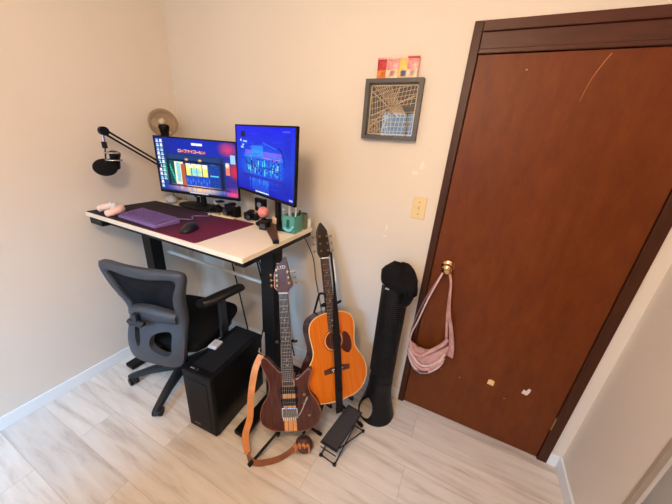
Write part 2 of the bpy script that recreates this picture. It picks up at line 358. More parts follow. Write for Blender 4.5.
P(MB().b2((1.05, -.47, 1.03), (1.13, -.40, 1.095)).cyl((1.05, -.44, 1.06), (1.02, -.44, 1.06), .03).build('motor', BLACK, bevel=.004))
P(MB().b2((.09, -.722, 1.088), (.215, -.66, 1.125)).build('control_panel', BLACK, bevel=.005))
tr = MB()
for a, b in (((.16, -.335, .80), (1.15, -.335, .80)),):
    tr.tube([a, b], .011, 8)
for k in range(6):
    x = .22 + k * .17; tr.tube([(x, -.335, .80), (x, -.345, .95), (x, -.35, 1.1)], .002, 5)
o = P(tr.build('cable_tray', WHITE)); tag(o, 'thin white wire cable rail')

cables = [
    [(.30, -.2, 1.1), (.36, -.16, .95), (.5, -.10, .86), (.56, -.08, .6), (.6, -.06, .3), (.66, -.06, .02)],
    [(.35, -.3, 1.08), (.42, -.34, 1.0), (.5, -.3, 1.04), (.62, -.33, 1.0), (.8, -.3, 1.04), (1.05, -.32, 1.06)],
    [(.9, -.25, 1.08), (.93, -.2, .8), (.98, -.16, .6), (1.03, -.2, .5), (1.06, -.3, .4)],
    [(.88, -.25, 1.08), (.92, -.2, .75), (.92, -.14, .45), (.85, -.12, .2), (.8, -.1, .02)],
    [(.98, -.22, 1.08), (1.0, -.14, .8), (1.02, -.08, .55), (1.04, -.05, .3), (1.1, -.04, .02)],
    [(.98, -.2, .78), (1.03, -.18, .66), (1.1, -.2, .55), (1.14, -.3, .46)],
    [(.45, -.22, 1.08), (.5, -.28, .97), (.44, -.24, .9), (.38, -.2, 1.0), (.46, -.2, 1.06)],
]
for c, lab in zip(cables, ('black cable drooping behind the chair back to the floor', 'bundle of black cable slung along under the desktop', 'black cable hanging behind the chair armrest to the tower', 'thin black cable running down to the wall base behind the tower', 'black cable falling to the floor at the foot of the back wall', 'short black cable curving forward over the rear of the tower', 'loose loop of black cable tucked under the desk')):
    tag(MB().tube(spline(c, 8), .0055, 6).build('power_cable', BLACK, smooth=180), lab, 'cable', 'cables under the desk')
pb = thing('cable_adapter', 'small black adapter clipped under the desk in the cables', 'adapter', (.44, -.3, 1.02))
MB().box((0, 0, 0), (.09, .04, .03), Euler((0, .3, .2))).build('housing', BLACK, pb, bevel=.004)
tag(MB().tube(spline([(1.235, -.2, 1.12), (1.225, -.12, 1.05), (1.23, -.03, .9), (1.25, -.02, .75), (1.30, -.02, .55), (1.36, -.03, .3), (1.42, -.03, .05)], 8), .003, 6).build('power_cable', BLACK, smooth=180), 'black cable dropping down the wall between desk and acoustic guitar', 'cable')

# ------------------------------------------------------------------ desk mat, keyboard, mouse, controller
mt = MB().prism([(.055, -.713), (.955, -.708), (.966, -.704), (.97, -.694), (.97, -.302), (.964, -.294), (.055, -.294)], H, H + .004)
tag(mt.build('desk_mat', mat_pattern(), bevel=.001), 'large dark purple and wine red desk mat under the keyboard', 'desk mat')

def euler_z(a): return (0, 0, a)
ux = Vector((.719 - .359, -.708 + .696, 0)); ang = math.atan2(ux.y, ux.x) - .0
kbd = thing('keyboard', 'compact purple mechanical keyboard on the dark desk mat', 'keyboard', (.482, -.612, H + .004), (0, 0, -.03))
KW, KD = .342, .142
MB().add([(-KW/2, -KD/2, 0), (KW/2, -KD/2, 0), (KW/2, KD/2, 0), (-KW/2, KD/2, 0), (-KW/2, -KD/2, .014), (KW/2, -KD/2, .014), (KW/2, KD/2, .028), (-KW/2, KD/2, .028)],
         [(3, 2, 1, 0), (4, 5, 6, 7), (0, 1, 5, 4), (1, 2, 6, 5), (2, 3, 7, 6), (3, 0, 4, 7)]).build('case', PURPD, kbd, bevel=.003)
rows = [[1] * 15, [1] * 13 + [2], [1.5] + [1] * 12 + [1.5], [1.75] + [1] * 11 + [2.25], [2.25] + [1] * 10 + [1.75, 1], [1.25, 1.25, 1.25, 6.25, 1, 1, 1, 1, 1]]
slope = .014 / KD
U = (KW - .016) / 15.0
key_n = 0
for r, row in enumerate(rows):
    x = -KW / 2 + .008; y = KD / 2 - .017 - r * (KD - .018) / 6
    sc1 = 15.0 / sum(row)
    for wd in row:
        ww = wd * U * sc1
        zb = .021 + slope * y
        a, b = ww / 2 - .0008, .0095
        MB().add([(-a, -b, 0), (a, -b, 0), (a, b, 0), (-a, b, 0), (-a + .002, -b + .002, .008), (a - .002, -b + .002, .008), (a - .002, b - .003, .009), (-a + .002, b - .003, .009)],
                 [(3, 2, 1, 0), (4, 5, 6, 7), (0, 1, 5, 4), (1, 2, 6, 5), (2, 3, 7, 6), (3, 0, 4, 7)], Matrix.Translation((x + ww / 2, y, zb))).build('key', PURPK, kbd)
        x += ww; key_n += 1
tag(MB().tube(spline([(.62, -.53, H + .02), (.66, -.47, H + .012), (.60, -.42, H + .01), (.66, -.36, H + .01), (.62, -.30, H + .01)], 8), .003, 6).build('keyboard_cable', PURPD, smooth=180), 'lilac keyboard cable curling across the desk mat', 'cable')

ms = thing('mouse', 'black computer mouse on the purple desk mat', 'mouse', (.80, -.60, H + .004), (0, 0, .35))
body = MB(); prof = []
for k in range(9):
    t = k / 8; y = -.06 + .12 * t; hw = .030 * (1 - abs(2 * t - 1) ** 3 * .45); hz = .038 * math.sin(PI * (.12 + .8 * (1 - t) ** .8)) + .004
    prof.append((y, hw, hz))
vs = []; fs = []
for (y, hw, hz) in prof:
    for j in range(9):
        a = PI * j / 8; vs.append((hw * math.cos(a), y, max(0, hz * math.sin(a) ** .7)))
for i in range(8):
    for j in range(8): fs.append((i * 9 + j, i * 9 + j + 1, (i + 1) * 9 + j + 1, (i + 1) * 9 + j))
    fs.append((i * 9, (i + 1) * 9, (i + 1) * 9 + 8, i * 9 + 8))
fs.append(tuple(range(9))); fs.append(tuple(range(72, 81)))
body.add(vs, fs).build('shell', mat('mouse_black', (22, 18, 24), .3), ms, smooth=60)
MB().cyl((-.004, .03, .028), (.004, .03, .028), .009, seg=14).build('scroll_wheel', GREYP, ms)

gp = thing('game_controller', 'pinkish white game controller at the left end of the desk mat', 'game controller', (.205, -.645, H + .004), (0, 0, -.22))
MB().sphere((0, .02, .026), .05, (1.05, .62, .42)).build('body', PINKW, gp, smooth=180)
for s_, m_ in ((-1, PINKW), (1, PINKC)):
    pts = spline([(s_ * .035, .03, .03), (s_ * .062, .008, .028), (s_ * .072, -.03, .022), (s_ * .066, -.058, .018)], 6)
    n_ = len(pts); rr = [.024 - .006 * (k / n_) for k in range(n_ - 2)] + [.013, .006]
    g = MB().tube(pts, rr, 12).build('grip', m_, gp, smooth=180)
    MB().lathe([(.009, 0), (.006, .008), (.009, .012), (.008, .015)], (s_ * .025, 0, .045)).build('thumbstick', WHITE, gp, smooth=60)
for a in range(4): MB().cyl((.05 + .009 * math.cos(a * PI / 2), .03 + .009 * math.sin(a * PI / 2), .045), (.05 + .009 * math.cos(a * PI / 2), .03 + .009 * math.sin(a * PI / 2), .052), .0045, seg=10).build('button', PINKC, gp)

# ------------------------------------------------------------------ monitors (pictures painted cell by cell)
KATA = {  # 7x7 dot glyphs
 'ro': ["#######", "#.....#", "#.....#", "#.....#", "#.....#", "#######", "......."],
 '-': [".......", ".......", ".......", "#######", ".......", ".......", "......."],
 'fu': ["#######", "......#", "......#", ".....#.", "....#..", "..##...", "......."],
 'xa': [".......", ".######", "...#..#", "...#.#.", "...#...", "..#....", "......."],
 'i': [".....#.", "....#..", "..###..", ".#..#..", "....#..", "....#..", "......."],
 'ko': ["#######", "......#", "......#", "......#", "......#", "#######", "......."],
 'hi': ["#......", "#....#.", "####...", "#......", "#......", ".######", "......."],
}
def screen(name, wd, ht, nx, ny, paint, parent, y, strength):
    vs = []; fs = []; cols = []
    for j in range(ny + 1):
        for i in range(nx + 1): vs.append((-wd / 2 + wd * i / nx, y, -ht / 2 + ht * j / ny))
    for j in range(ny):
        for i in range(nx):
            fs.append((j * (nx + 1) + i, j * (nx + 1) + i + 1, (j + 1) * (nx + 1) + i + 1, (j + 1) * (nx + 1) + i))
            cols.append(s2l(tuple(max(0, min(255, c)) for c in paint[ny - 1 - j][i])))
    me = bpy.data.meshes.new(name); me.from_pydata(vs, [], fs); ca = me.color_attributes.new('picture', 'FLOAT_COLOR', 'CORNER')
    flat = []
    for c in cols: flat += [c[0], c[1], c[2], 1.0] * 4
    ca.data.foreach_set('color', flat); me.materials.append(emis_attr(name + '_picture', strength))
    o = bpy.data.objects.new(name, me); COL.objects.link(o); o.parent = parent; return o
class Pic:
    def __init__(s, nx, ny, base): s.nx, s.ny = nx, ny; s.p = [[base(i / nx, j / ny) for i in range(nx)] for j in range(ny)]
    def rect(s, x0, y0, x1, y1, c, j=0, a=1.0):
        for y in range(int(y0 * s.ny), int(y1 * s.ny) + 1):
            for x in range(int(x0 * s.nx), int(x1 * s.nx) + 1):
                if 0 <= x < s.nx and 0 <= y < s.ny:
                    r = random.uniform(-j, j); o = s.p[y][x]
                    s.p[y][x] = tuple(o[k] * (1 - a) + (c[k] + r) * a for k in range(3))
    def blob(s, cx, cy, rx, ry, c, a=1.0, j=0):
        for y in range(s.ny):
            for x in range(s.nx):
                d = ((x / s.nx - cx) / rx) ** 2 + ((y / s.ny - cy) / ry) ** 2
                if d < 1:
                    f = a * (1 - d) ; o = s.p[y][x]; r = random.uniform(-j, j)
                    s.p[y][x] = tuple(o[k] * (1 - f) + (c[k] + r) * f for k in range(3))
    def line(s, x0, y0, x1, y1, c, a=1.0, w=0):
        n = int(max(abs(x1 - x0) * s.nx, abs(y1 - y0) * s.ny)) + 1
        for k in range(n + 1):
            x = int((x0 + (x1 - x0) * k / n) * s.nx); y = int((y0 + (y1 - y0) * k / n) * s.ny)
            for d in range(-w, w + 1):
                if 0 <= x < s.nx and 0 <= y + d < s.ny: o = s.p[y + d][x]; s.p[y + d][x] = tuple(o[q] * (1 - a) + c[q] * a for q in range(3))
A = Pic(208, 117, lambda u, v: (10 + 16 * v + random.uniform(-6, 6), 36 + 20 * v + random.uniform(-6, 6), 118 + 60 * (1 - abs(u - .6)) + random.uniform(-10, 10)))
A.rect(.12, .28, .86, .86, (18, 50, 104), 14); A.blob(.9, .12, .14, .16, (214, 60, 110), .9, 20); A.rect(.88, .30, 1, .60, (44, 50, 150), 14)
A.blob(.98, .5, .10, .2, (220, 40, 60), .9); A.blob(.95, .92, .14, .14, (236, 70, 120), .95); A.rect(.93, .22, .985, .36, (150, 200, 255), 12); A.rect(.87, .36, .91, .58, (230, 120, 100), 18)
A.blob(.885, .4, .03, .06, (255, 240, 220), 1)
A.blob(.12, .6, .08, .28, (26, 150, 90), .9, 16); A.blob(.5, .9, .36, .14, (240, 196, 150), 1.0, 10); A.blob(.25, .9, .2, .1, (150, 120, 170), .7)
A.rect(.14, .38, .80, .41, (12, 16, 44)); A.rect(.22, .42, .33, .84, (240, 236, 200), 14); A.rect(.30, .46, .35, .86, (180, 90, 60), 12); A.rect(.245, .44, .285, .8, (90, 190, 220), 20, .7)
A.rect(.36, .44, .64, .66, (244, 232, 120), 26); A.blob(.48, .58, .1, .1, (120, 210, 240), .9, 20); A.rect(.36, .44, .64, .46, (250, 250, 210))
for k in range(5): A.rect(.36 + k * .07, .44, .364 + k * .07, .68, (60, 60, 60))
A.rect(.36, .66, .66, .84, (24, 70, 190), 26); A.blob(.71, .52, .07, .13, (70, 180, 255), .95); A.rect(.80, .3, .84, .88, (14, 22, 70), 6); A.rect(.12, .3, .15, .88, (14, 30, 60), 6)
for k in range(9): A.blob(.37 + .035 * k, .74 + .04 * (k % 2), .012, .05, (90, 140, 230), .8)
A.rect(.1, .87, .9, .885, (40, 30, 60)); A.rect(.0, .985, 1, 1, (20, 24, 40)); A.rect(.38, .985, .62, 1, (200, 210, 230), 40)
A.rect(.47, .065, .60, .10, (236, 236, 250), 30)
for k in range(5): A.line(.02 + k * .05, .0, .10 + k * .012, .30, (6, 20, 80), .7)
for k in range(7): A.line(.12, .30 + k * .012, .86, .31 + k * .012, (30 + 10 * (k % 2), 70, 130), .5)
A.rect(.16, .41, .215, .84, (10, 70, 84), 16); A.rect(.66, .44, .78, .84, (16, 58, 150), 24); A.rect(.67, .62, .77, .64, (90, 190, 255), 10)
for k in range(6): A.rect(.155 + .01 * k, .48 + .05 * k, .165 + .01 * k, .55 + .05 * k, (60, 200, 140), 20, .8)
for k in range(26):
    x = .12 + random.random() * .8; A.rect(x, .885, x + .006, .9 + random.random() * .08, random.choice([(255, 220, 170), (70, 150, 240), (220, 120, 160)]), 10, .5)
for k in range(10): A.rect(.87 + .012 * k, .62 + .02 * (k % 3), .875 + .012 * k, .9, (70, 30, 120), 20, .6)
for k in range(3): A.rect(.40 + .09 * k, .47, .45 + .09 * k, .50, (255, 255, 235), 6)
gx = int(.29 * 208); gy = int(.19 * 117)
for g in ('ro', '-', 'fu', 'xa', 'i', 'ko', '-', 'hi', '-'):
    for r_, row in enumerate(KATA[g]):
        for c_, ch in enumerate(row):
            if ch == '#': A.p[gy + r_][gx + c_] = (255, 214, 190)
            elif A.p[gy + r_][gx + c_][0] < 120: A.p[gy + r_][gx + c_] = (150, 50, 60)
    gx += 8
for k in range(2): A.blob(.38 + .17 * k, .36, .03, .03, (255, 190, 110), 1)
for r_ in range(12):
    for c_ in range(2):
        if r_ > 9 and c_ == 1: continue
        x0 = .018 + c_ * .048; y0 = .035 + r_ * .077
        A.rect(x0, y0, x0 + .024, y0 + .034, random.choice([(220, 235, 245), (150, 200, 230), (240, 240, 235), (120, 190, 200)]), 20); A.rect(x0 - .006, y0 + .048, x0 + .03, y0 + .052, (210, 220, 230), 40)
B = Pic(192, 108, lambda u, v: (14 + random.uniform(-6, 6), 26 + 30 * math.sin(PI * v) + random.uniform(-8, 8), 226 - 46 * v + random.uniform(-14, 14)))
B.blob(.5, .55, .5, .32, (14, 104, 255), .85, 20); B.rect(.18, .36, .80, .42, (110, 100, 230), 24); B.rect(.16, .42, .82, .46, (56, 120, 250), 20); B.rect(.3, .28, .5, .42, (40, 160, 240), 20, .7)
B.rect(.5, .44, .78, .46, (210, 120, 230), 20, .7); B.rect(.16, .46, .80, .70, (24, 90, 220), 46)
for k in range(34):
    x = .17 + random.random() * .6; y = .47 + random.random() * .18; B.rect(x, y, x + .012, y + .03 + random.random() * .07, random.choice([(70, 210, 255), (40, 160, 250), (12, 30, 120), (120, 220, 255), (10, 40, 150)]), 16)
for k in range(8): B.line(.18 + k * .085, .47, .18 + k * .085, .7, (8, 30, 110), .8)
B.line(.16, .57, .8, .60, (10, 24, 100), .9)
for k in range(30):
    t = k / 29 * PI * .55; B.rect(.78 + .09 * math.sin(t) - .03, .28 + .2 * (1 - math.cos(t)), .785 + .09 * math.sin(t) - .03, .29 + .2 * (1 - math.cos(t)), (8, 20, 110))
B.line(.84, .46, .85, .82, (16, 20, 120), .9); B.line(.10, .33, .56, .25, (60, 120, 240), .7); B.line(.5, .22, .72, .3, (90, 150, 250), .8)
B.rect(.10, .74, .84, .78, (40, 30, 160), 14, .7); B.rect(.3, .78, .6, .96, (30, 110, 230), 30, .5)
for k in range(14): x = .2 + random.random() * .55; B.rect(x, .78, x + .008, .78 + random.random() * .16, (50, 150, 250), 10, .6)
B.rect(.10, .08, .18, .15, (10, 14, 50), 10); B.rect(.08, .20, .10, .225, (190, 230, 250)); B.rect(.14, .22, .21, .24, (150, 200, 240), 20); B.rect(.12, .27, .15, .29, (170, 220, 250)); B.rect(.09, .31, .14, .33, (170, 210, 250), 20)
B.rect(.82, .05, .92, .06, (70, 100, 220), 20); B.rect(.36, .975, .60, .99, (220, 235, 250), 30); B.rect(.93, .96, .975, .98, (160, 190, 240), 10)

for k in range(40):
    x = .05 + random.random() * .85; y = random.random() * .9; l = .03 + random.random() * .12; B.line(x, y, min(.98, x + l), y + random.uniform(-.02, .02), random.choice([(30, 80, 255), (8, 14, 150), (40, 120, 255)]), .6)
for k in range(60):
    x = .18 + random.random() * .62; y = .44 + random.random() * .26; B.rect(x, y, x + .006, y + .012, random.choice([(120, 230, 255), (60, 190, 255), (10, 20, 120)]), 10, .8)
for k in range(10): B.line(.86 + .008 * k, .1, .84 + .012 * k, .9, (10, 16, 160), .5)
def monitor(label, x, y, z, yaw, tilt, pic, base_loc, s, wd_=.615):
    W_, H_ = wd_, .365; bw = .15 if wd_ > .6 else .10
    root = thing('computer_monitor', label, 'monitor', (x, y, H), (0, 0, 0), 'monitors on the standing desk')
    pan = Matrix.Translation((0, 0, z - H)) @ Matrix.Rotation(yaw, 4, 'Z') @ Matrix.Rotation(tilt, 4, 'X')
    def setm(o): o.matrix_local = pan; return o
    shell = MB().b2((-W_/2, .004, -H_/2), (W_/2, .014, H_/2)).box((0, .035, -.01), (.36, .03, .22))
    sh = setm(shell.build('housing', BLACK, root, bevel=.003))
    fr = MB().b2((-W_/2, -.003, -H_/2), (W_/2, .006, -H_/2 + .014)).b2((-W_/2, -.003, H_/2 - .008), (W_/2, .006, H_/2)).b2((-W_/2, -.003, -H_/2), (-W_/2 + .008, .006, H_/2)).b2((W_/2 - .008, -.003, -H_/2), (W_/2, .006, H_/2))
    setm(fr.build('bezel', BLACK, root))
    sc = screen('screen', W_ - .016, H_ - .022, pic.nx, pic.ny, pic.p, root, 0.0, s); sc.matrix_local = pan @ Matrix.Translation((0, 0, .003)); tag(sc, 'lit screen showing a night street cafe' if s > 1.2 else 'lit screen showing a blue night shopfront')
    bx, by = base_loc[0] - x, base_loc[1] - y
    c = pan @ Vector((0, .05, -.02))
    MB().tube([(bx, by, .012), (bx, by, z - H - .02)], .019, 12).tube([(bx, by, z - H - .03), (c.x, c.y, z - H - .03)], .016, 10).build('stand_neck', BLACKM, root, smooth=40)
    MB().prism(sp2([(bx - bw, by - .085), (bx + bw, by - .085), (bx + bw * 1.1, by + .05), (bx - bw * 1.1, by + .05)], 5), .0045, .012).build('stand_base', BLACK, root, bevel=.002)
    return root
monitor('wide monitor on the desk showing a night cafe street with desktop icons', .43, -.223, 1.414, .205, .0, A, (.44, -.20), 1.25)
monitor('raised monitor nearer the guitars showing a blue night shopfront', 1.052, -.308, 1.512, -.343, -.02, B, (1.09, -.225), 1.15, .592)

# ------------------------------------------------------------------ globe lamp and microphone arm
gl = thing('table_lamp', 'unlit table lamp with a smoky glass globe behind the monitor', 'lamp', (.085, -.17, H))
MB().lathe([(.055, 0), (.055, .008), (.02, .016), (.007, .03)], seg=24).build('base', GOLD, gl, smooth=50)
MB().cyl((0, 0, .02), (0, 0, .425), .006, seg=10).build('pole', CHROME, gl, smooth=60)
MB().lathe([(.008, .42), (.024, .425), (.026, .45), (.028, .475), (.034, .50), (.03, .515), (.012, .52)], seg=20).build('socket', BLACK, gl, smooth=50)
MB().sphere((-.004, -.006, .535), .022).build('bulb', mat('bulb_frosted', (250, 244, 230), .15), gl, smooth=180)
sh = [(.022, .437)] + [(.09 * math.sin(a), .526 - .09 * math.cos(a)) for a in [.26 + (PI - .27) * k / 20 for k in range(21)]]
MB().lathe(sh, seg=32, cap=False).build('glass_globe', thin_glass('smoky_glass', (.86, .80, .72), 0.45), gl, smooth=180)

mic = thing('microphone_boom_stand', 'black boom stand holding a microphone beside the cafe monitor', 'microphone stand', (.33, -.155, H))
def W(*p): return Vector(p) - Vector(mic.location)
J0 = (.33, -.155, 1.20); J1 = (.145, -.262, 1.405); J2 = (.165, -.585, 1.606)
def barpair(a, b, off, r):
    a, b = Vector(a), Vector(b); mb = MB()
    for s_ in (-1, 1): mb.tube([W(*(a + Vector((0, 0, s_ * off)))), W(*(b + Vector((0, 0, s_ * off))))], r, 8)
    return mb
MB().b2(W(.305, -.18, H - .03), W(.355, -.12, H)).cyl(W(.33, -.155, H), W(.33, -.155, 1.2), .012).build('clamp', BLACKM, mic, bevel=.002)
barpair(J0, J1, .010, .006).build('lower_arm', BLACKM, mic, smooth=60)
barpair(J1, J2, .013, .006).build('upper_arm', BLACKM, mic, smooth=60)
for j in (J1, J2):
    MB().cyl(W(j[0] - .012, j[1], j[2]), W(j[0] + .012, j[1], j[2]), .024).build('joint', BLACKM, mic, smooth=40)
MB().cyl(W(.160, -.592, 1.59), W(.158, -.592, 1.545), .008).build('swivel', CHROME, mic, smooth=40)
MB().cyl(W(.158, -.592, 1.55), W(.158, -.592, 1.515), .013).build('mount', BLACK, mic, smooth=40)
m_ = thing('microphone', 'black condenser microphone with a round pop filter hanging from the boom arm', 'microphone', (.158, -.592, 1.47))
MB().lathe([(.02, -.05), (.025, -.045), (.025, .02), (.028, .03), (.028, .045), (.02, .05)], (0.015, .03, -.02), Matrix.Rotation(.3, 3, 'Y')).build('body', BLACK, m_, smooth=50)
MB().tube([(.035 * math.cos(a) + .02, .035 * math.sin(a) + .02, .022) for a in [k * PI / 8 for k in range(16)]], .005, 6, True).tube([(.04 * math.cos(a) + .02, .04 * math.sin(a) + .02, -.018) for a in [k * PI / 8 for k in range(16)]], .005, 6, True).build('shock_mount', CHROME, m_, smooth=180)
MB().lathe([(.001, .008), (.035, .009), (.055, .004), (.058, 0), (.055, -.004), (.001, -.006)], (.03, -.035, -.055), Vector((.62, -.36, .62)).to_track_quat('Z', 'Y').to_matrix(), 32).build('pop_filter', BLACKF, m_, smooth=60)
MB().tube([(.03, -.03, -.05), (.012, -.012, .01), (0, 0, .05)], .004, 6).build('filter_bracket', BLACK, m_)

# ------------------------------------------------------------------ small things on the desk
def cube_item(): pass
sp = thing('smart_speaker', 'small pale grey fabric puck at the back of the desk beneath the monitor', 'speaker', (.19, -.262, H + .004))
MB().lathe([(.02, 0), (.034, .004), (.038, .02), (.034, .038), (.02, .046), (.003, .048)]).build('shell', GREYW, sp, smooth=180)
MB().cyl((0, 0, .047), (0, 0, .05), .008).build('button', WHITE, sp)
nb = tag(MB().box((.716, -.306, H + .0085), (.20, .022, .008), Euler((0, 0, .10))).build('ruler', CREAM, bevel=.001), 'cream ruler lying along the back edge of the desk mat', 'ruler')
# black camera gear in a row along the wall
def camera(name, label, loc, rz, w_, h_, d_, lens_r, lens_l):
    c = thing(name, label, 'camera', loc, (0, 0, rz), 'cameras on the desk')
    MB().b2((-w_/2, -d_/2, 0), (w_/2, d_/2, h_)).build('body', BLACK, c, bevel=.005)
    MB().b2((-.016, -d_/2, h_), (.016, d_/2 - .005, h_ + .016)).build('viewfinder', BLACK, c, bevel=.004)
    l = MB().cyl((0, -d_/2, h_ * .48), (0, -d_/2 - lens_l, h_ * .48), lens_r).build('lens', BLACKM, c, smooth=40)
    MB().cyl((0, -d_/2 - lens_l, h_ * .48), (0, -d_/2 - lens_l - .002, h_ * .48), lens_r * .7).build('lens_glass', mat('lens_glass', (60, 66, 84), .05, spec=1), l, smooth=40)
    MB().cyl((w_/2 - .018, 0, h_), (w_/2 - .018, 0, h_ + .006), .009).build('dial', CHROME, c, smooth=40)
    return c
camera('camera_body', 'black camera beneath the edge of the cafe monitor', (.74, -.235, H), -.2, .12, .07, .045, .028, .035)
camera('camera_body', 'small low black camera between the larger camera and the pink ball', (.885, -.225, H), .15, .09, .045, .04, .02, .02)
cl = thing('clip_light', 'square black webcam standing upright behind the low camera', 'webcam', (.885, -.135, H), (0, 0, -.1))
MB().b2((-.042, -.014, .035), (.042, .014, .12)).build('head', BLACK, cl, bevel=.004)
MB().cyl((0, -.014, .08), (0, -.018, .08), .018).build('lens', mat('lens_pale', (150, 150, 160), .2), cl, smooth=40)
MB().cyl((0, 0, .01), (0, 0, .05), .01).b2((-.03, -.03, 0), (.03, .03, .01)).build('stand', BLACK, cl)
tp = thing('mini_tripod', 'black folded mini tripod with pale fittings on the desk behind the mat', 'tripod', (.59, -.225, H))
for a, b in (((-.05, -.03, .006), (0, 0, .05)), ((.05, -.04, .006), (0, 0, .05)), ((0, .05, .006), (0, 0, .05))): MB().cyl(a, b, .008, .01, 10).build('leg', BLACK, tp)
MB().sphere((0, 0, .06), .016).build('ball_head', GREYW, tp, smooth=180)
MB().b2((.01, -.02, .07), (.05, .02, .078)).build('plate', BLACK, tp)
lc = thing('lens_cap', 'pale round lens cap lying in front of the tripod', 'lens cap', (.655, -.285, H))
MB().cyl((0, 0, 0), (0, 0, .01), .018).build('rim', BLACK, lc); MB().cyl((0, 0, .01), (0, 0, .012), .014).build('face', GREYW, lc)
cb = thing('cube_stand', 'small black cube on the desk in front of the pink ball', 'cube', (1.075, -.33, H), (0, 0, .12))
MB().b2((-.024, -.024, 0), (.024, .024, .046)).build('body', BLACK, cb, bevel=.003)
MB().b2((-.016, -.0255, .010), (.016, -.024, .034)).build('panel', GREYP, cb)
pk = thing('pink_ball', 'coral pink knitted ball on a short stand behind the black cube', 'ball', (1.01, -.262, H))
MB().sphere((0, 0, .075), .033).build('ball', PINKB, pk, smooth=180)
MB().cyl((0, 0, 0), (0, 0, .045), .014).cyl((0, 0, 0), (0, 0, .006), .024).build('pedestal', BLACK, pk)
cn = thing('candle', 'small pale peach candle beside the pink ball', 'candle', (1.075, -.225, H))
MB().lathe([(.02, 0), (.024, .006), (.024, .05), (.021, .05), (.02, .045)]).build('cup', mat('candle_peach', (236, 200, 168), .5), cn, smooth=40)
MB().cyl((0, 0, .044), (.001, 0, .056), .0012, seg=6).build('wick', BLACK, cn)
tk = thing('leather_sheath', 'dark brown tapered leather sheath lying across the right end of the desk', 'sheath', (1.155, -.365, H), (0, 0, 0))
dv = Vector((.235, -.245, 0)).normalized(); pv = Vector((-dv.y, dv.x, 0))
def sh_out(k): return [tuple((dv * a + pv * b).xy) for a, b in k]
MB().prism(sh_out([(-.185, -.040), (-.17, .04), (.165, .014), (.17, -.012)]), .0005, .014).build('leather', BROWNL, tk, bevel=.004)
MB().prism(sh_out([(.15, -.016), (.15, .018), (.172, .015), (.172, -.014)]), .0003, .017).build('tip', BLACK, tk, bevel=.002)
tc_ = thing('pen_holder', 'teal square pen holder full of pens at the back right of the desk', 'pen holder', (1.215, -.262, H), (0, 0, .03))
MB().b2((-.042, -.04, 0), (.042, .04, .004)).b2((-.042, -.04, 0), (.042, -.036, .095)).b2((-.042, .036, 0), (.042, .04, .095)).b2((-.042, -.04, 0), (-.038, .04, .095)).b2((.038, -.04, 0), (.042, .04, .095)).build('box', TEAL, tc_)
MB().b2((-.012, -.042, .03), (.006, -.040, .075)).build('dark_mark', TEALD, tc_)
MB().tube(spline([(-.022, -.045, .028), (-.01, -.048, .016), (.014, -.048, .016), (.028, -.046, .03), (.036, -.044, .046)], 5), .008, 8).build('light_swirl', TEALL, tc_, smooth=180)
pen_cols = [WHITE, WHITE, TEALL, BLACK, GREYW, WHITE]
for k, (x, y, tx, ty, h_) in enumerate([(-.01, -.01, -.006, .0, .15), (-.018, .012, -.004, .004, .14), (.012, 0, .012, -.004, .125), (.02, .02, .012, .01, .12), (-.028, -.02, -.012, -.008, .115), (.026, -.018, .014, -.008, .118)]):
    p = thing('pen', ['tall white pen upright in the middle of the teal pen holder', 'white pen at the rear left of the teal pen holder', 'light teal pen tilting towards the guitars in the teal pen holder', 'black pen in the teal pen holder', 'pale grey pen tilting towards the monitor in the teal pen holder', 'short white pen at the front corner of the teal pen holder'][k], 'pen', (1.215 + x, -.262 + y, H + .005), group='pens in the teal holder')
    MB().cyl((0, 0, 0), (tx, ty, h_), .0045, seg=10).build('barrel', pen_cols[k], p, smooth=60)
    MB().cyl((tx, ty, h_ - .001), (tx * 1.08, ty * 1.08, h_ + .008), .0055, .003, 10).build('cap', WHITE, p)
gc = thing('glass_caddy', 'greenish wire mesh cup behind the teal pen holder', 'cup', (1.232, -.183, H))
MB().lathe([(.026, 0), (.030, .004), (.031, .09), (.029, .09), (.028, .005)], cap=False).build('cup', mat('olive_glass', (110, 120, 84), .4), gc, smooth=60)
for lab, x, y, m1, m2, hh in (('small dark green bottle with a white cap by the desk corner', 1.205, -.145, TEALD, WHITE, .05), ('small white bottle closest to the rear corner of the desk', 1.248, -.145, WHITE, GREYW, .055)):
    j = thing('small_bottle', lab, 'bottle', (x, y, H), group='small bottles on the desk')
    MB().lathe([(.016, 0), (.018, .003), (.018, hh - .01), (.012, hh)]).build('body', m1, j, smooth=50)
    MB().cyl((0, 0, hh), (0, 0, hh + .014), .012).build('cap', m2, j, smooth=40)

# ------------------------------------------------------------------ office chair
ch = thing('office_chair', 'grey and black mesh-back office chair tucked under the desk', 'office chair', (.585, -.55, 0), (0, 0, .25))
def to_local(p):
    M = Matrix.Translation(ch.location) @ Matrix.Rotation(ch.rotation_euler.z, 4, 'Z'); return M.inverted() @ Vector(p)
def yb(x, z): return -.300 + .055 * math.exp(-((z - .69) / .13) ** 2) + .52 * x * x - .12 * max(0, abs(x) - .17) * max(0, z - .82) / .16
oh = [(0, .395), (.10, .394), (.155, .41), (.178, .46), (.183, .55), (.180, .64), (.188, .73), (.208, .82), (.234, .91), (.248, .96), (.240, .992), (.19, 1.0), (.10, .998), (0, .998)]
ih = [(0, .665), (.07, .655), (.112, .665), (.128, .70), (.134, .74), (.148, .80), (.172, .87), (.198, .925), (.19, .948), (.15, .95), (.08, .942), (0, .94)]
outer = sp2(oh + [(-x, z) for x, z in oh[-2:0:-1]], 4)
inner = sp2(ih + [(-x, z) for x, z in ih[-2:0:-1]], 4)
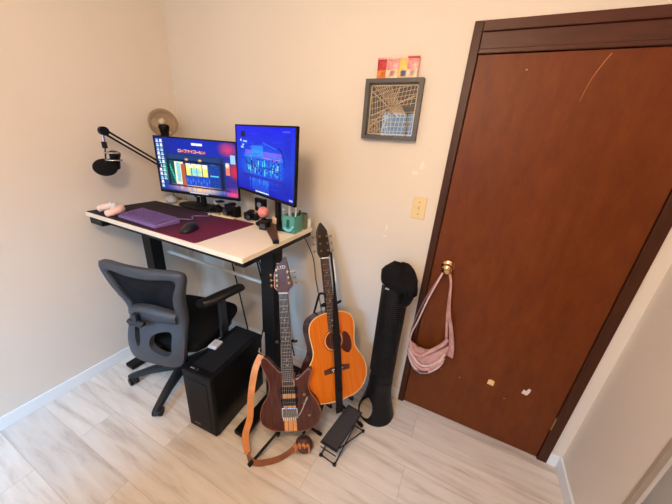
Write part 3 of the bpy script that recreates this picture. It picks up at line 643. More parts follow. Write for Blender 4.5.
def resample(P_, n):
    P_ = [Vector(p) for p in P_] + [Vector(P_[0])]; d = [0]
    for a, b in zip(P_, P_[1:]): d.append(d[-1] + (b - a).length)
    out = []; j = 0
    for k in range(n):
        t = d[-1] * k / n
        while d[j + 1] < t: j += 1
        f = (t - d[j]) / max(1e-9, d[j + 1] - d[j]); out.append(P_[j].lerp(P_[j + 1], f))
    return out
def by_angle(P_, c, n):
    out = []
    for k in range(n):
        a = -PI / 2 + 2 * PI * k / n; dx, dy = math.cos(a), math.sin(a); best = 0
        for i in range(len(P_)):
            p, q = P_[i], P_[(i + 1) % len(P_)]; ex, ey = q[0] - p[0], q[1] - p[1]; det = dx * (-ey) + dy * ex
            if abs(det) < 1e-12: continue
            rx, ry = p[0] - c[0], p[1] - c[1]; t = (rx * (-ey) + ry * ex) / det; s_ = (dx * ry - dy * rx) / det
            if -1e-6 <= s_ <= 1 + 1e-6 and t > best: best = t
        out.append((c[0] + dx * best, c[1] + dy * best))
    return out
n_ = 96; cc = (0, .78); O_ = by_angle(outer, cc, n_); I_ = by_angle(inner, cc, n_); vs = []; fs = []
K = 7
for side, off in ((0, -.013), (1, .013)):
    for k in range(n_):
        for j in range(K):
            t = j / (K - 1); x = I_[k][0] * (1 - t) + O_[k][0] * t; z = I_[k][1] * (1 - t) + O_[k][1] * t
            bul = math.sin(PI * t) * .008 * (-1 if side == 0 else 0.3)
            vs.append((x, yb(x, z) + off + bul + (0.004 if side == 0 and j in (0, K - 1) else 0), z))
def vi(s_, k, j): return s_ * n_ * K + (k % n_) * K + j
for k in range(n_):
    for j in range(K - 1):
        fs.append((vi(0, k, j), vi(0, k, j + 1), vi(0, k + 1, j + 1), vi(0, k + 1, j))); fs.append((vi(1, k, j), vi(1, k + 1, j), vi(1, k + 1, j + 1), vi(1, k, j + 1)))
    fs.append((vi(0, k, 0), vi(0, k + 1, 0), vi(1, k + 1, 0), vi(1, k, 0))); fs.append((vi(0, k, K - 1), vi(1, k, K - 1), vi(1, k + 1, K - 1), vi(0, k + 1, K - 1)))
bf = MB().add(vs, fs).build('back_frame', GREYP, None, smooth=50)
MX = Matrix.Rotation(PI / 2, 4, 'X')
cut(bf, MB().prism(sp2([(.0, .50), (.07, .475), (.112, .49), (.118, .56), (.105, .61), (.05, .605), (.0, .58), (-.015, .54)], 5), -.2, .5, MX))
cut(bf, MB().prism(sp2([(-.095, .50), (-.075, .53), (-.09, .60), (-.115, .635), (-.118, .58)], 5), -.2, .5, MX))
bf.data.shade_smooth(); bf.data.set_sharp_from_angle(angle=math.radians(50)); bf.parent = ch; bf.location.x = .03; tag(bf, 'grey moulded plastic back frame')
vs = []; fs = []
for k in range(n_):
    for j in range(5): t = j / 4 * 1.06; x = I_[k][0] * t; z = cc[1] + (I_[k][1] - cc[1]) * t; vs.append((x, yb(x, z) + .004 + .03 * (1 - min(1, t)) ** 1, z))
for k in range(n_):
    for j in range(4): fs.append((k * 5 + j, k * 5 + j + 1, ((k + 1) % n_) * 5 + j + 1, ((k + 1) % n_) * 5 + j))
mm = MB().add(vs, fs); bmesh.ops.remove_doubles(mm.bm, verts=mm.bm.verts[:], dist=1e-5)
o = mm.build('back_mesh', CHAIRMESH, ch, smooth=180, solid=.003); o.location.x = .03; tag(o, 'black mesh panel')
lb = MB(); R_ = []
N2 = 16
for k in range(N2 + 1):
    x = -.145 + .29 * k / N2; zc = .695 + .02 * math.cos(x * 12); hz = .035 + .01 * math.cos(x * 14); y0 = yb(x, .7)
    R_.append([lb.bm.verts.new((x, y0 - .018 - .022 * math.cos(PI * x / .36) + dy, zc + dz)) for dy, dz in ((-.012, -hz * .7), (-.016, 0), (-.012, hz * .7), (.008, hz), (.03, hz), (.03, -hz), (.008, -hz))])
for a, b in zip(R_, R_[1:]):
    for k in range(7): lb.bm.faces.new((a[k], a[(k + 1) % 7], b[(k + 1) % 7], b[k]))
lb.bm.faces.new(R_[0]); lb.bm.faces.new(R_[-1][::-1])
lb.build('lumbar_support', GREYP, ch, smooth=60, loc=(.03, 0, 0))
MB().box((-.03, -.31, .665), (.085, .035, .03)).cyl((-.08, -.315, .672), (.02, -.315, .672), .013).box((-.03, -.31, .70), (.03, .03, .05)).build('lumbar_knob', GREYD, ch, bevel=.005)
st = MB().prism(sp2([(-.24, -.17), (-.19, -.22), (0, -.235), (.19, -.22), (.24, -.17), (.255, 0), (.25, .18), (.2, .25), (0, .26), (-.2, .25), (-.25, .18), (-.255, 0)], 4), .44, .505)
st.build('seat', BLACKF, ch, bevel=.02)
MB().prism(sp2([(-.2, -.18), (.2, -.18), (.21, .2), (-.21, .2)], 4), .415, .44).build('seat_pan', BLACK, ch)
MB().box((0, -.02, .385), (.16, .26, .06)).box((0, -.19, .40), (.08, .16, .035)).box((0, -.262, .435), (.09, .03, .10)).build('tilt_mechanism', BLACK, ch, bevel=.006)
a0 = math.radians(222) - .25; BO = to_local((.53, -.575, 0))
MB().cyl(BO + Vector((0, 0, .07)), BO + Vector((0, 0, .2)), .030).cyl(BO + Vector((0, 0, .2)), BO + Vector((.0, 0, .36)), .016).build('gas_lift', BLACKM, ch, smooth=40)
for k in range(5):
    a = a0 + k * 2 * PI / 5; d = Vector((math.cos(a), math.sin(a), 0)); sd = Vector((-d.y, d.x, 0)); mb = MB(); R_ = []
    for t, hw, zt, zb in ((.02, .036, .135, .085), (.1, .030, .130, .085), (.2, .025, .115, .078), (.29, .023, .088, .058), (.335, .02, .075, .055), (.35, .012, .070, .058)):
        R_.append([mb.bm.verts.new(d * t + sd * s_ * hw * q + Vector((0, 0, z))) for s_, q, z in ((-1, 1, zb), (1, 1, zb), (1, .75, zt - .004), (.0, .5, zt), (-1, .75, zt - .004))])
    for A_, B_ in zip(R_, R_[1:]):
        for j in range(5): mb.bm.faces.new((A_[j], A_[(j + 1) % 5], B_[(j + 1) % 5], B_[j]))
    mb.bm.faces.new(R_[0]); mb.bm.faces.new(R_[-1][::-1])
    leg = mb.build('base_leg', GREYD, ch, smooth=40, loc=BO)
    c = d * .33; a2 = a + .7 + k; e = Vector((math.cos(a2), math.sin(a2), 0)); c2 = c + Vector((-e.y, e.x, 0)) * .012
    w_ = MB()
    for s_ in (-1, 1): w_.cyl(c2 + e * s_ * .006 + Vector((0, 0, .027)), c2 + e * s_ * .025 + Vector((0, 0, .027)), .027)
    cs = w_.build('castor', BLACK, leg, smooth=40)
    mb = MB().cyl(c + Vector((0, 0, .03)), c + Vector((0, 0, .06)), .006, seg=8)
    pts = [c2 + Vector((-e.y, e.x, 0)) * .029 * math.cos(q) * 1 + Vector((0, 0, .027 + .030 * math.sin(q))) for q in [k2 * PI / 8 for k2 in range(9)]]
    mb.ribbon(pts, .03, .003, e); mb.build('castor_hood', GREYD, leg)
# armrests: pad, post and bracket, right one as the photo shows it, left one mirrored
def arm(side):
    A0, A1 = (to_local((.812, -.605, .705)), to_local((.905, -.375, .742))) if side > 0 else (Vector((-.292, -.145, .70)), Vector((-.275, .11, .72)))
    pts = spline([A0, A0.lerp(A1, .25) + Vector((0, 0, -.004)), A0.lerp(A1, .6), A1], 5); n = len(pts)
    wd = [.046 * (math.sin(PI * min(1, max(0, .12 + .76 * k / (n - 1)))) ** .35) for k in range(n)]
    mb = MB(); R_ = []
    for p, w2 in zip(pts, wd):
        R_.append([mb.bm.verts.new(p + Vector((w2 * math.cos(q), 0, (.026 if side > 0 else .02) * math.sin(q)))) for q in [j * PI / 6 for j in range(12)]])
    for A_, B_ in zip(R_, R_[1:]):
        for j in range(12): mb.bm.faces.new((A_[j], A_[(j + 1) % 12], B_[(j + 1) % 12], B_[j]))
    mb.bm.faces.new(R_[0]); mb.bm.faces.new(R_[-1][::-1])
    mb.build('armrest_pad', mat('arm_pad', (20, 18, 19), .35), ch, smooth=50)
    x = side * .272 + (.0 if side < 0 else .0)
    MB().box((x, .0, .60), (.028, .055, .19)).box((x, .0, .475), (.02, .075, .09)).build('armrest_post', GREYD, ch, bevel=.006)
    MB().box((side * .20, 0, .43), (.20, .06, .016)).build('armrest_bracket', BLACK, ch, bevel=.004)
arm(1); arm(-1)

# ------------------------------------------------------------------ PC tower
pc = thing('computer_tower', 'black computer tower standing on the floor beside the office chair', 'computer', (.985, -.81, 0), (0, 0, .06))
TW, TD, TH = .205, .43, .445
MB().b2((-TW/2, .012, .012), (TW/2, TD, TH - .006)).build('case', mat('case_black', (14, 14, 16), .38, spec=0.22), pc, bevel=.003)
o = MB().b2((-TW/2 + .002, -.004, .018), (TW/2 - .002, .014, TH - .004)).build('front_panel', mat('case_front', (22, 22, 25), .6, spec=0.22, noise=.3, scale=300), pc, bevel=.006)
MB().b2((-TW/2 + .03, -.007, .05), (TW/2 - .03, -.003, TH - .05)).build('front_grille', mat('case_grille', (30, 29, 32), .7, spec=0.22, noise=.4, scale=400), pc, bevel=.002)
MB().b2((-TW/2 + .03, .05, TH - .007), (TW/2 - .03, TD - .03, TH - .003)).build('top_filter', mat('filter_grey', (26, 26, 28), .8, spec=0.22, noise=.3, scale=400), pc, bevel=.001)
MB().b2((-.092, .03, .06), (-.092 - .012, TD - .03, TH - .03)).build('side_panel', mat('side_black', (12, 12, 14), .3, spec=0.2), pc)
MB().b2((TW/2 - .002, .02, .02), (TW/2 + .001, TD - .01, TH - .015)).build('side_panel', mat('side_black', (12, 12, 14), .3, spec=0.2), pc)
MB().cyl((-.02, .028, TH - .007), (-.02, .028, TH - .003), .008).build('power_button', GREYP, pc)
for x in (-.06, -.045): MB().b2((x - .005, .024, TH - .006), (x + .005, .031, TH - .004)).build('usb_port', mat('port_pale', (150, 155, 165), .4), pc)
for x in (.02, .05): MB().cyl((x, .028, TH - .007), (x, .028, TH - .004), .004).build('audio_jack', BLACKM, pc)
o = MB().b2((-.055, -.0085, .06), (-.01, -.0065, .072)).build('badge', mat('badge_bronze', (96, 70, 52), .4, .3), pc); tag(o, 'small dull bronze badge')
for x in (-.07, .07):
    for y in (.05, TD - .05): MB().b2((x - .02, y - .03, 0), (x + .02, y + .03, .014)).build('foot', BLACK, pc)
wb = thing('white_remote', 'small white box lying on top of the computer tower', 'box', (.900, -.600, TH - .003), (0, 0, .15))
MB().b2((-.028, -.034, 0), (.028, .034, .016)).build('shell', mat('box_white', (206, 202, 196), .5), wb, bevel=.003)
MB().b2((-.015, -.02, .016), (.015, .02, .0168)).build('label_patch', GREYW, wb)
bl = thing('blue_pouch', 'small dark blue pouch on the floor between tower and electric guitar', 'pouch', (1.275, -.60, 0), (0, 0, .3))
MB().sphere((0, 0, .09), .04, (.5, .8, 2.2)).build('cloth', BLUEP, bl, smooth=180)

# ------------------------------------------------------------------ guitars
def fretboard(root, y0, y1, w0, w1, z0, z1, m, nfr, scale_len, name='fretboard'):
    MB().prism([(-w0/2, y0), (w0/2, y0), (w1/2, y1), (-w1/2, y1)], z0, z1).build(name, m, root, bevel=.0008)
    for k in range(1, nfr + 1):
        y = y1 - scale_len * (1 - 2 ** (-k / 12))
        if y < y0: break
        hw = (w1 + (w0 - w1) * (y1 - y) / (y1 - y0)) / 2
        MB().b2((-hw, y - .0012, z1 - .0002), (hw, y + .0012, z1 + .0014)).build('fret', CHROME, root)
    for k in (3, 5, 7, 9, 15, 17):
        y = y1 - scale_len * (1 - 2 ** (-(k - .5) / 12))
        if y > y0 + .01: MB().cyl((0, y, z1), (0, y, z1 + .0006), .003, seg=10).build('inlay', WHITE, root)
def tuner(root, x, y, side, m, z=-.004):
    MB().cyl((x, y, z), (x, y, z + .018), .0045, seg=10).cyl((x, y, z + .008), (x, y, z + .010), .007, seg=12).build('tuning_post', m, root, smooth=40)
    bx = x + side * .030
    MB().cyl((x, y, z - .008), (bx, y, z - .008), .0022, seg=6).sphere((bx + side * .006, y, z - .008), .009, (.75, 1, .5), 12).build('tuning_peg', m, root, smooth=60)

EG = (1.488, -.65, .147); ER = (1.237, -.122, .45)
eg = thing('electric_guitar', 'dark walnut electric guitar with pale maple centre stripes on a stand', 'guitar', EG, ER)
eo = sp2([(0, 0), (.06, .0), (.12, .018), (.158, .055), (.168, .11), (.150, .165), (.118, .215), (.108, .255), (.118, .30), (.128, .335), (.114, .345), (.09, .325), (.06, .30), (.035, .295), (.03, .33), (-.03, .335), (-.05, .335), (-.085, .375), (-.118, .412), (-.14, .41), (-.146, .38), (-.126, .325), (-.108, .265), (-.118, .205), (-.156, .14), (-.168, .08), (-.15, .035), (-.09, .004)], 5)
MB().prism(eo, -.042, 0).build('body', ROSE, eg, bevel=.006)
MB().tube([(x * .99, y, -.002) for x, y in eo], .0022, 6, True).build('binding', mat('pinkish_lit_edge', (150, 96, 70), .35), eg, smooth=180)  # pale line along the outline, drawn in for the lit body edge
for x, wd in ((-.024, .019), (0, .023), (.024, .019)):
    o = MB().b2((x - wd / 2, .003, -.001), (x + wd / 2, .29, .0012)).build('maple_stripe', MAPLE, eg)
MB().prism([(-.028, .28), (.028, .28), (.0235, .77), (-.0235, .77)], -.018, .004).build('neck', mat('neck_maple', (150, 98, 62), .3, coat=.3), eg, bevel=.003)
fretboard(eg, .262, .77, .058, .046, .004, .0095, FRETB2, 24, .645)
ho = [(-.023, .765), (-.034, .785), (-.045, .80), (-.044, .86), (-.040, .92), (-.036, .93), (-.012, .928), (.016, .965), (.024, .962), (.034, .91), (.045, .85), (.056, .812), (.050, .80), (.034, .785), (.023, .765)]
MB().prism(ho, -.012, .002).build('headstock', mat('headstock_red', (78, 32, 20), .3, noise=.2, coat=.2), eg, bevel=.002)
MB().tube([(x, y, .001) for x, y in ho[1:7]], .0022, 6).build('headstock_binding', mat('pink_binding', (222, 160, 136), .35), eg)
MB().b2((-.024, .765, .002), (.024, .773, .012)).build('nut', CHROME, eg)
text_mesh('LTD', .024, WHITE, eg, 'logo', (-.003, .906, .0026), (0, 0, .12), .0004)
for k in range(4): tuner(eg, -.028, .81 + .028 * k, -1, GOLD, .002)
for k in range(3): tuner(eg, .036 - .003 * k, .822 + .03 * k, 1, GOLD, .002)
for y in (.168, .235):
    pk_ = MB().b2((-.046, y - .019, .0005), (.046, y + .019, .009)).build('pickup', BLACK, eg, bevel=.002)
    for k in range(7): MB().cyl((-.033 + k * .011, y, .009), (-.033 + k * .011, y, .010), .002, seg=6).build('pole_piece', CHROME, pk_)
MB().b2((-.044, .078, .001), (.044, .135, .008)).build('bridge_plate', CHROME, eg, bevel=.002)
for k in range(7): MB().b2((-.037 + k * .011, .09, .008), (-.029 + k * .011, .132, .014)).build('saddle', mat('saddle_steel', (120, 118, 116), .3, .9), eg, bevel=.001)
for k in range(7): MB().cyl((-.033 + k * .011, .085, .014), (-.033 + k * .011, .074, .022), .003, seg=8).build('fine_tuner', CHROME, eg)
MB().tube(spline([(.042, .10, .012), (.048, .104, .03), (.07, .14, .05), (.10, .205, .055)], 6), .0032, 8).cyl((.10, .205, .055), (.108, .222, .056), .0055, .0055, 10).build('tremolo_bar', CHROME, eg, smooth=60)
for x, y in ((.082, .165), (.108, .10), (.085, .215)):
    MB().cyl((x, y, .0), (x, y, .018), .009, .0075, 14).build('control_knob', GOLD, eg, smooth=40)
for k in range(7):
    a = -.033 + k * .011; b = -.0195 + k * .0065
    MB().tube([(a, .11, .0155), (b, .77, .0135)], .0007, 4).build('string', STRINGS, eg)
for x, y in ((-.142, .40), (0, -.004)): MB().cyl((x, y, -.02), (x * 1.03, y + (.014 if y > 0 else -.014), -.02), .005, .008, 10).build('strap_button', GOLD, eg)

AG = (1.669, -.419, .252); AR = (1.121, .023, .912)
ag = thing('acoustic_guitar', 'honey orange acoustic guitar leaning back on a stand by the wall', 'guitar', AG, AR)
hf = [(.0, 0), (.05, .001), (.11, .011), (.160, .04), (.189, .085), (.198, .135), (.19, .185), (.166, .232), (.142, .27), (.134, .31), (.140, .36), (.146, .405), (.142, .445), (.12, .48), (.075, .502), (.03, .508)]
ao = sp2(hf + [(-x, y) for x, y in hf[::-1][:-1]], 4)
bd = MB().prism(ao, -.105, -.001).build('body_sides', MAHOG, ag, smooth=60)
tp_ = MB().prism([(x * .992, .004 + y * .985) for x, y in ao], -.004, .0012).build('soundboard', SPRUCE, None)
cut(tp_, MB().cyl((0, .345, -.02), (0, .345, .02), .05, seg=40)); tp_.parent = ag; tag(tp_, 'honey orange spruce top')
cut(bd, MB().cyl((0, .345, -.09), (0, .345, .02), .05, seg=40)); bd.parent = ag
tag(MB().tube([(x * .997, .001 + y * .997, .0) for x, y in ao], .0032, 6, True).build('binding', BIND, ag, smooth=180), 'cream edge binding')
for r in (.056, .063): MB().tube([(r * math.cos(a), .345 + r * math.sin(a), .0014) for a in [k * PI / 24 for k in range(48)]], .0016, 5, True).build('rosette', BIND if r < .06 else MAHOG, ag, smooth=180)
MB().prism([(-.028, .40), (.028, .40), (.022, .83), (-.022, .83)], -.02, .003).build('neck', MAHOG, ag, bevel=.004)
fretboard(ag, .40, .828, .056, .044, .003, .008, FRETB, 20, .645)
MB().b2((-.0225, .826, .002), (.0225, .833, .012)).build('nut', WHITE, ag)
ho = sp2([(-.022, .832), (-.036, .85), (-.041, .87), (-.038, .93), (-.034, .985), (-.02, 1.02), (-.005, 1.042), (.008, 1.03), (.026, 1.005), (.034, .985), (.038, .93), (.041, .87), (.036, .85), (.022, .832)], 3)
MB().prism(ho, -.012, .003).build('headstock', mat('headstock_black', (40, 26, 24), .3, coat=.4), ag, bevel=.002)
for k in range(3):
    for s_ in (-1, 1): tuner(ag, s_ * .023, .873 + .042 * k, s_, GOLD, .003)
bo = [(-.08, .164), (.08, .164), (.082, .19), (.04, .196), (-.04, .196), (-.082, .19)]
MB().prism(bo, .001, .009).build('bridge', mat('bridge_rosewood', (96, 44, 26), .4, noise=.15), ag, bevel=.0015)
MB().b2((-.036, .182, .009), (.036, .185, .0125)).build('saddle', WHITE, ag)
for k in range(6): MB().sphere((-.027 + k * .0108, .172, .0095), .003, seg=8).build('bridge_pin', WHITE, ag)
MB().prism(sp2([(.052, .33), (.058, .365), (.07, .385), (.095, .37), (.112, .33), (.11, .28), (.088, .255), (.062, .268), (.045, .292)], 4), .0012, .0026).build('pickguard', mat('pickguard_red', (74, 20, 16), .2, coat=.4), ag)
for k in range(6):
    MB().tube([(-.027 + k * .0108, .184, .013), (-.018 + k * .0072, .83, .0115), (-.018 + k * .0072, .832, .0115)], .0007, 4).build('string', STRINGS, ag)
MB().cyl((0, .001, -.05), (0, -.018, -.05), .005, .008, 10).build('strap_button', GOLD, ag)
# woven strap hanging down the front of the acoustic guitar
sx = thing('guitar_strap', 'black woven strap hanging over the strings of the acoustic guitar', 'guitar strap', AG, AR)
pts = spline([(.038, .86, .012), (.037, .72, .016), (.030, .58, .018), (.018, .45, .022), (.008, .34, .026), (.0, .2, .022), (-.008, .08, .016), (-.014, -.03, .012)], 6)
MB().ribbon(pts, [.014 + .030 * min(1, max(0, (k - 8) / 14)) for k in range(len(pts))], .003, (1, 0, 0)).build('webbing', mat('strap_black', (26, 20, 22), .7, spec=0.22, noise=.4, scale=70, stretch=(8, 1, 1)), sx)
MB().ribbon([(.048, .82, .014), (.046, .74, .02), (.045, .68, .02)], .006, .002, (1, 0, 0)).build('white_tab', WHITE, sx)
MB().box((-.015, -.045, .012), (.048, .035, .006)).build('leather_end', BLACK, sx, bevel=.002)
for y in (.105, .06): MB().tube([(-.024, y, .020), (.012, y, .020), (.012, y + .03, .022), (-.024, y + .03, .022)], .0022, 6, True).build('buckle', BLACKM, sx)

ME = Matrix.Translation(EG) @ Euler(ER).to_matrix().to_4x4(); MA = Matrix.Translation(AG) @ Euler(AR).to_matrix().to_4x4()
# tan strap of the electric guitar
es = thing('guitar_strap', 'tan leather strap trailing from the electric guitar to the floor', 'guitar strap', (1.35, -.80, 0))
def E(*p): return (ME @ Vector(p)) - Vector(es.location)
def Wd(*p): return Vector(p) - Vector(es.location)
side = (ME.to_3x3() @ Vector((1, 0, 0)))
pts = spline([E(-.146, .425, -.018), E(-.175, .36, .01), E(-.205, .22, .012), E(-.225, .08, .0), Wd(1.275, -.775, .12), Wd(1.31, -.80, .035)], 7)
MB().ribbon(pts, .036, .003, [tuple(side)] * len(pts)).build('strap_band', TAN, es)
p2 = spline([Wd(1.31, -.80, .035), Wd(1.345, -.815, .022), Wd(1.40, -.80, .026), Wd(1.47, -.74, .03), Wd(1.515, -.68, .05), Wd(1.53, -.655, .075)], 7)
MB().ribbon(p2, .040, .003, [(0, .25, 1)] * len(p2)).build('strap_band', mat('tan_leather_inner', (150, 92, 60), .7, noise=.12, scale=20), es)
MB().sphere(Wd(1.555, -.62, .052), .05, (1.0, .9, .9)).build('strap_roll', BROWNL, es, smooth=180)
for k in range(4):
    c = Vector((1.525 + k * .022, -.668 + k * .010, .062)); MB().tube([Wd(*(c + Vector((math.cos(a) * .008, 0, math.sin(a) * .034 + .0)))) for a in [j * PI / 8 for j in range(16)]], .006, 6, True).build('strap_tab', TAN, es, smooth=180)
MB().tube([E(-.142, .435, -.018), E(-.155, .45, -.01), E(-.150, .47, -.01)], .004, 6).build('strap_clip', CHROME, es)

# ------------------------------------------------------------------ guitar stands
def gstand(label, M, feet, hub_z, yoke_y, sup):
    base = Vector((sum(f[0] for f in feet) / 3, sum(f[1] for f in feet) / 3, 0))
    s_ = thing('guitar_stand', label, 'guitar stand', base, group='guitar stands')
    G = lambda *p: (M @ Vector(p)) - base
    F = lambda p: Vector(p) - base
    low = M @ Vector((0, .10, -sup - .03)); hub = Vector((low.x, low.y, hub_z)) - base; yk = G(0, yoke_y, -.03)
    MB().tube([hub, hub.lerp(yk, .5), yk], .009, 10).build('post', BLACKM, s_, smooth=60)
    pts = spline([(G(-.045, yoke_y + .012, .022)), G(-.05, yoke_y, -.005), G(-.03, yoke_y - .006, -.03), G(.03, yoke_y - .006, -.03), G(.05, yoke_y, -.005), G(.06, yoke_y + .012, .025)], 6)
    MB().tube(pts, [.008] * len(pts), 8).build('neck_yoke', BLACK, s_, smooth=60)
    for a in (-.07, .07):
        pp = spline([hub.lerp(yk, .12), G(a * .8, .03, -sup - .02), G(a, -.014, -sup), G(a, -.014, .012), G(a, .006, .022)], 6)
        MB().tube(pp, .007, 8).build('cradle_arm', BLACK, s_, smooth=60)
    for f in feet:
        e = F(f); l = MB().tube([hub, e + Vector((0, 0, .010))], .008, 8).build('leg', BLACKM, s_, smooth=60)
        d = (e - hub).normalized(); MB().tube([e + Vector((0, 0, .012)) - d * .03, e + Vector((0, 0, .012))], .0115, 10).build('rubber_foot', BLACK, l, smooth=60)
    return s_
gstand('black tubular stand holding the electric guitar', ME, [(1.345, -.835, 0), (1.60, -.50, 0), (1.36, -.36, 0)], .14, .50, .045)
gstand('black tubular stand holding the acoustic guitar', MA, [(1.54, -.44, 0), (1.80, -.33, 0), (1.55, -.12, 0)], .16, .555, .105)
# extra side hook of the acoustic stand
hk = spline([(MA @ Vector((-.055, .50, -.13))), MA @ Vector((-.052, .60, -.04)), MA @ Vector((-.05, .625, -.01)), MA @ Vector((-.03, .62, .01)), MA @ Vector((-.032, .60, .015))], 6)
o = MB().tube(hk, .007, 8).build('stand_hook', BLACK, None, smooth=60)
for q in bpy.data.objects:
    if q.name.startswith('guitar_stand') and 'acoustic' in q.get('label', ''): o.parent = q; o.location = -Vector(q.location)

# ------------------------------------------------------------------ tower fan
fn = thing('tower_fan', 'tall black tower fan on a flared base beside the door', 'fan', (1.835, -.175, 0))
prof = [(.112, 0), (.114, .012), (.110, .03), (.098, .075), (.084, .13), (.074, .19), (.070, .24), (.069, .3)]
n_ = 40; mb = MB(); fine = []
for (r0, z0), (r1, z1) in zip(prof, prof[1:]):
    for k in range(3): fine.append((r0 + (r1 - r0) * k / 3, z0 + (z1 - z0) * k / 3))
fine.append(prof[-1])
mb.lathe(fine, seg=n_, cap=False)
bs = mb.build('base', mat('fan_black', (14, 14, 16), .42, spec=0.25, noise=.05), None, smooth=60, solid=.006)
dirs = Vector((-.62, -.78, 0)).normalized(); tt = Vector((-dirs.y, dirs.x, 0))
MC = Matrix((( tt.x, 0, -dirs.x, 0), (tt.y, 0, -dirs.y, 0), (0, 1, 0, 0), (0, 0, 0, 1)))
cut(bs, MB().prism(sp2([(-.052, .03), (.0, .012), (.05, .035), (.058, .09), (.038, .145), (.0, .165), (-.04, .135), (-.058, .08)], 4), -.2, .2, MC))
bs.data.shade_smooth(); bs.data.set_sharp_from_angle(angle=math.radians(50)); bs.parent = fn
ns = MB().lathe([(.069, .30), (.0705, .32), (.0715, .97), (.066, .985)], seg=40).build('column', mat('fan_black', (14, 14, 16), .42, spec=0.25), fn, smooth=60)
g = MB()
ga0 = math.atan2(-.9, -.25)
for k in range(44):
    z = .36 + k * .0125
    pts = [(.0745 * math.cos(a), .0745 * math.sin(a), z) for a in [ga0 - 1.15 + 2.3 * j / 12 for j in range(13)]]
    g.tube(pts, .003, 4)
g.build('grille', mat('grille_grey', (30, 30, 33), .4, spec=0.3), fn)
for s_ in (-1.18, 1.18):
    MB().tube([(.074 * math.cos(ga0 + s_), .074 * math.sin(ga0 + s_), .34), (.074 * math.cos(ga0 + s_), .074 * math.sin(ga0 + s_), .93)], .005, 6).build('grille_edge', BLACK, fn)
MB().b2((-.042, -.078, .945), (-.022, -.07, .951)).build('display', GREYW, fn)
# cap draped over the fan
cp = thing('black_cap', 'black cloth cap draped over the top of the tower fan', 'cap', (1.838, -.175, .92))
vs = []; fs = []; NS = 18; rings = [(.001, .150), (.03, .148), (.055, .140), (.080, .122), (.098, .092), (.098, .07), (.090, .045)]
for i, (r, z) in enumerate(rings):
    for k in range(NS):
        a = 2 * PI * k / NS; t = i / (len(rings) - 1)
        f = 1 + t * (.05 * math.sin(3 * a + .6) + .03 * math.sin(7 * a)); zz = z - t * (.035 * math.exp(-((a - 5.6) / .5) ** 2) + .045 * math.exp(-((a - .2) / .4) ** 2)) + .006 * math.sin(5 * a + i)
        bump = (.045 * math.exp(-((a - 5.75) / .35) ** 2) * max(0, t - .4) / .6)
        vs.append(((r * f + bump) * math.cos(a), (r * f + bump) * math.sin(a), zz))
for i in range(len(rings) - 1):
    for k in range(NS): fs.append((i * NS + k, i * NS + (k + 1) % NS, (i + 1) * NS + (k + 1) % NS, (i + 1) * NS + k))
fs.append(tuple(range(NS)))
MB().add(vs, fs).build('crown', HATF, cp, smooth=28, solid=.004)
MB().ribbon(spline([(.06, -.058, .06), (.085, -.08, .03), (.075, -.085, -.02), (.06, -.075, -.05)], 5), .05, .004, (.7, .7, 0)).build('flap', HATF, cp, smooth=60)

# ------------------------------------------------------------------ foot stool
fs_ = thing('guitar_footstool', 'small black folding footstool with ribbed top on the floor', 'footstool', (1.72, -.48, 0))
c4 = [(1.650, -.612, .130), (1.752, -.618, .130), (1.795, -.362, .165), (1.700, -.350, .165)]
L4 = [Vector(c) - Vector(fs_.location) for c in c4]; nn = (L4[1] - L4[0]).cross(L4[3] - L4[0]).normalized()
def slab(cs, h): return MB().add([tuple(c) for c in cs] + [tuple(c + nn * h) for c in cs], [(3, 2, 1, 0), (4, 5, 6, 7), (0, 1, 5, 4), (1, 2, 6, 5), (2, 3, 7, 6), (3, 0, 4, 7)])
slab(L4, -.012).build('platform', BLACKM, fs_, bevel=.003)
cn_ = sum(L4, Vector()) / 4
slab([cn_ + (c - cn_) * .93 + nn * .0025 for c in L4], -.0035).build('rubber_mat', STOOLT, fs_)
def FL(x, y, z): return Vector((x, y, z)) - Vector(fs_.location)
for a, b in (((1.662, -.60, .125), (1.80, -.345, .01)), ((1.745, -.605, .125), (1.835, -.375, .01))): pass
near = [(1.655, -.60, .01), (1.745, -.61, .01)]; far = [(1.745, -.345, .01), (1.815, -.355, .01)]
for (nx_, ny_, nz_), top in zip(near, (L4[3].lerp(L4[0], .3), L4[2].lerp(L4[1], .3))):
    MB().tube([FL(nx_, ny_, nz_), top - Vector((0, 0, .012))], .0035, 8).build('leg', BLACKM, fs_, smooth=60)
for (nx_, ny_, nz_), top in zip(far, (L4[0].lerp(L4[3], .12), L4[1].lerp(L4[2], .12))):
    MB().tube([FL(nx_, ny_, nz_), top - Vector((0, 0, .012))], .0035, 8).build('leg', BLACKM, fs_, smooth=60)
for a, b in (near, far):
    MB().tube([FL(*a), FL(*b)], .0035, 8).build('cross_bar', BLACKM, fs_, smooth=60)
    for q in (a, b): MB().cyl(FL(q[0] - .008, q[1], .0095), FL(q[0] + .008, q[1], .0095), .0095, seg=12).build('rubber_foot', BLACK, fs_, smooth=40)
MB().tube([L4[0].lerp(FL(*near[0]), .35), L4[1].lerp(FL(*near[1]), .35)], .003, 8).build('cross_bar', BLACKM, fs_)

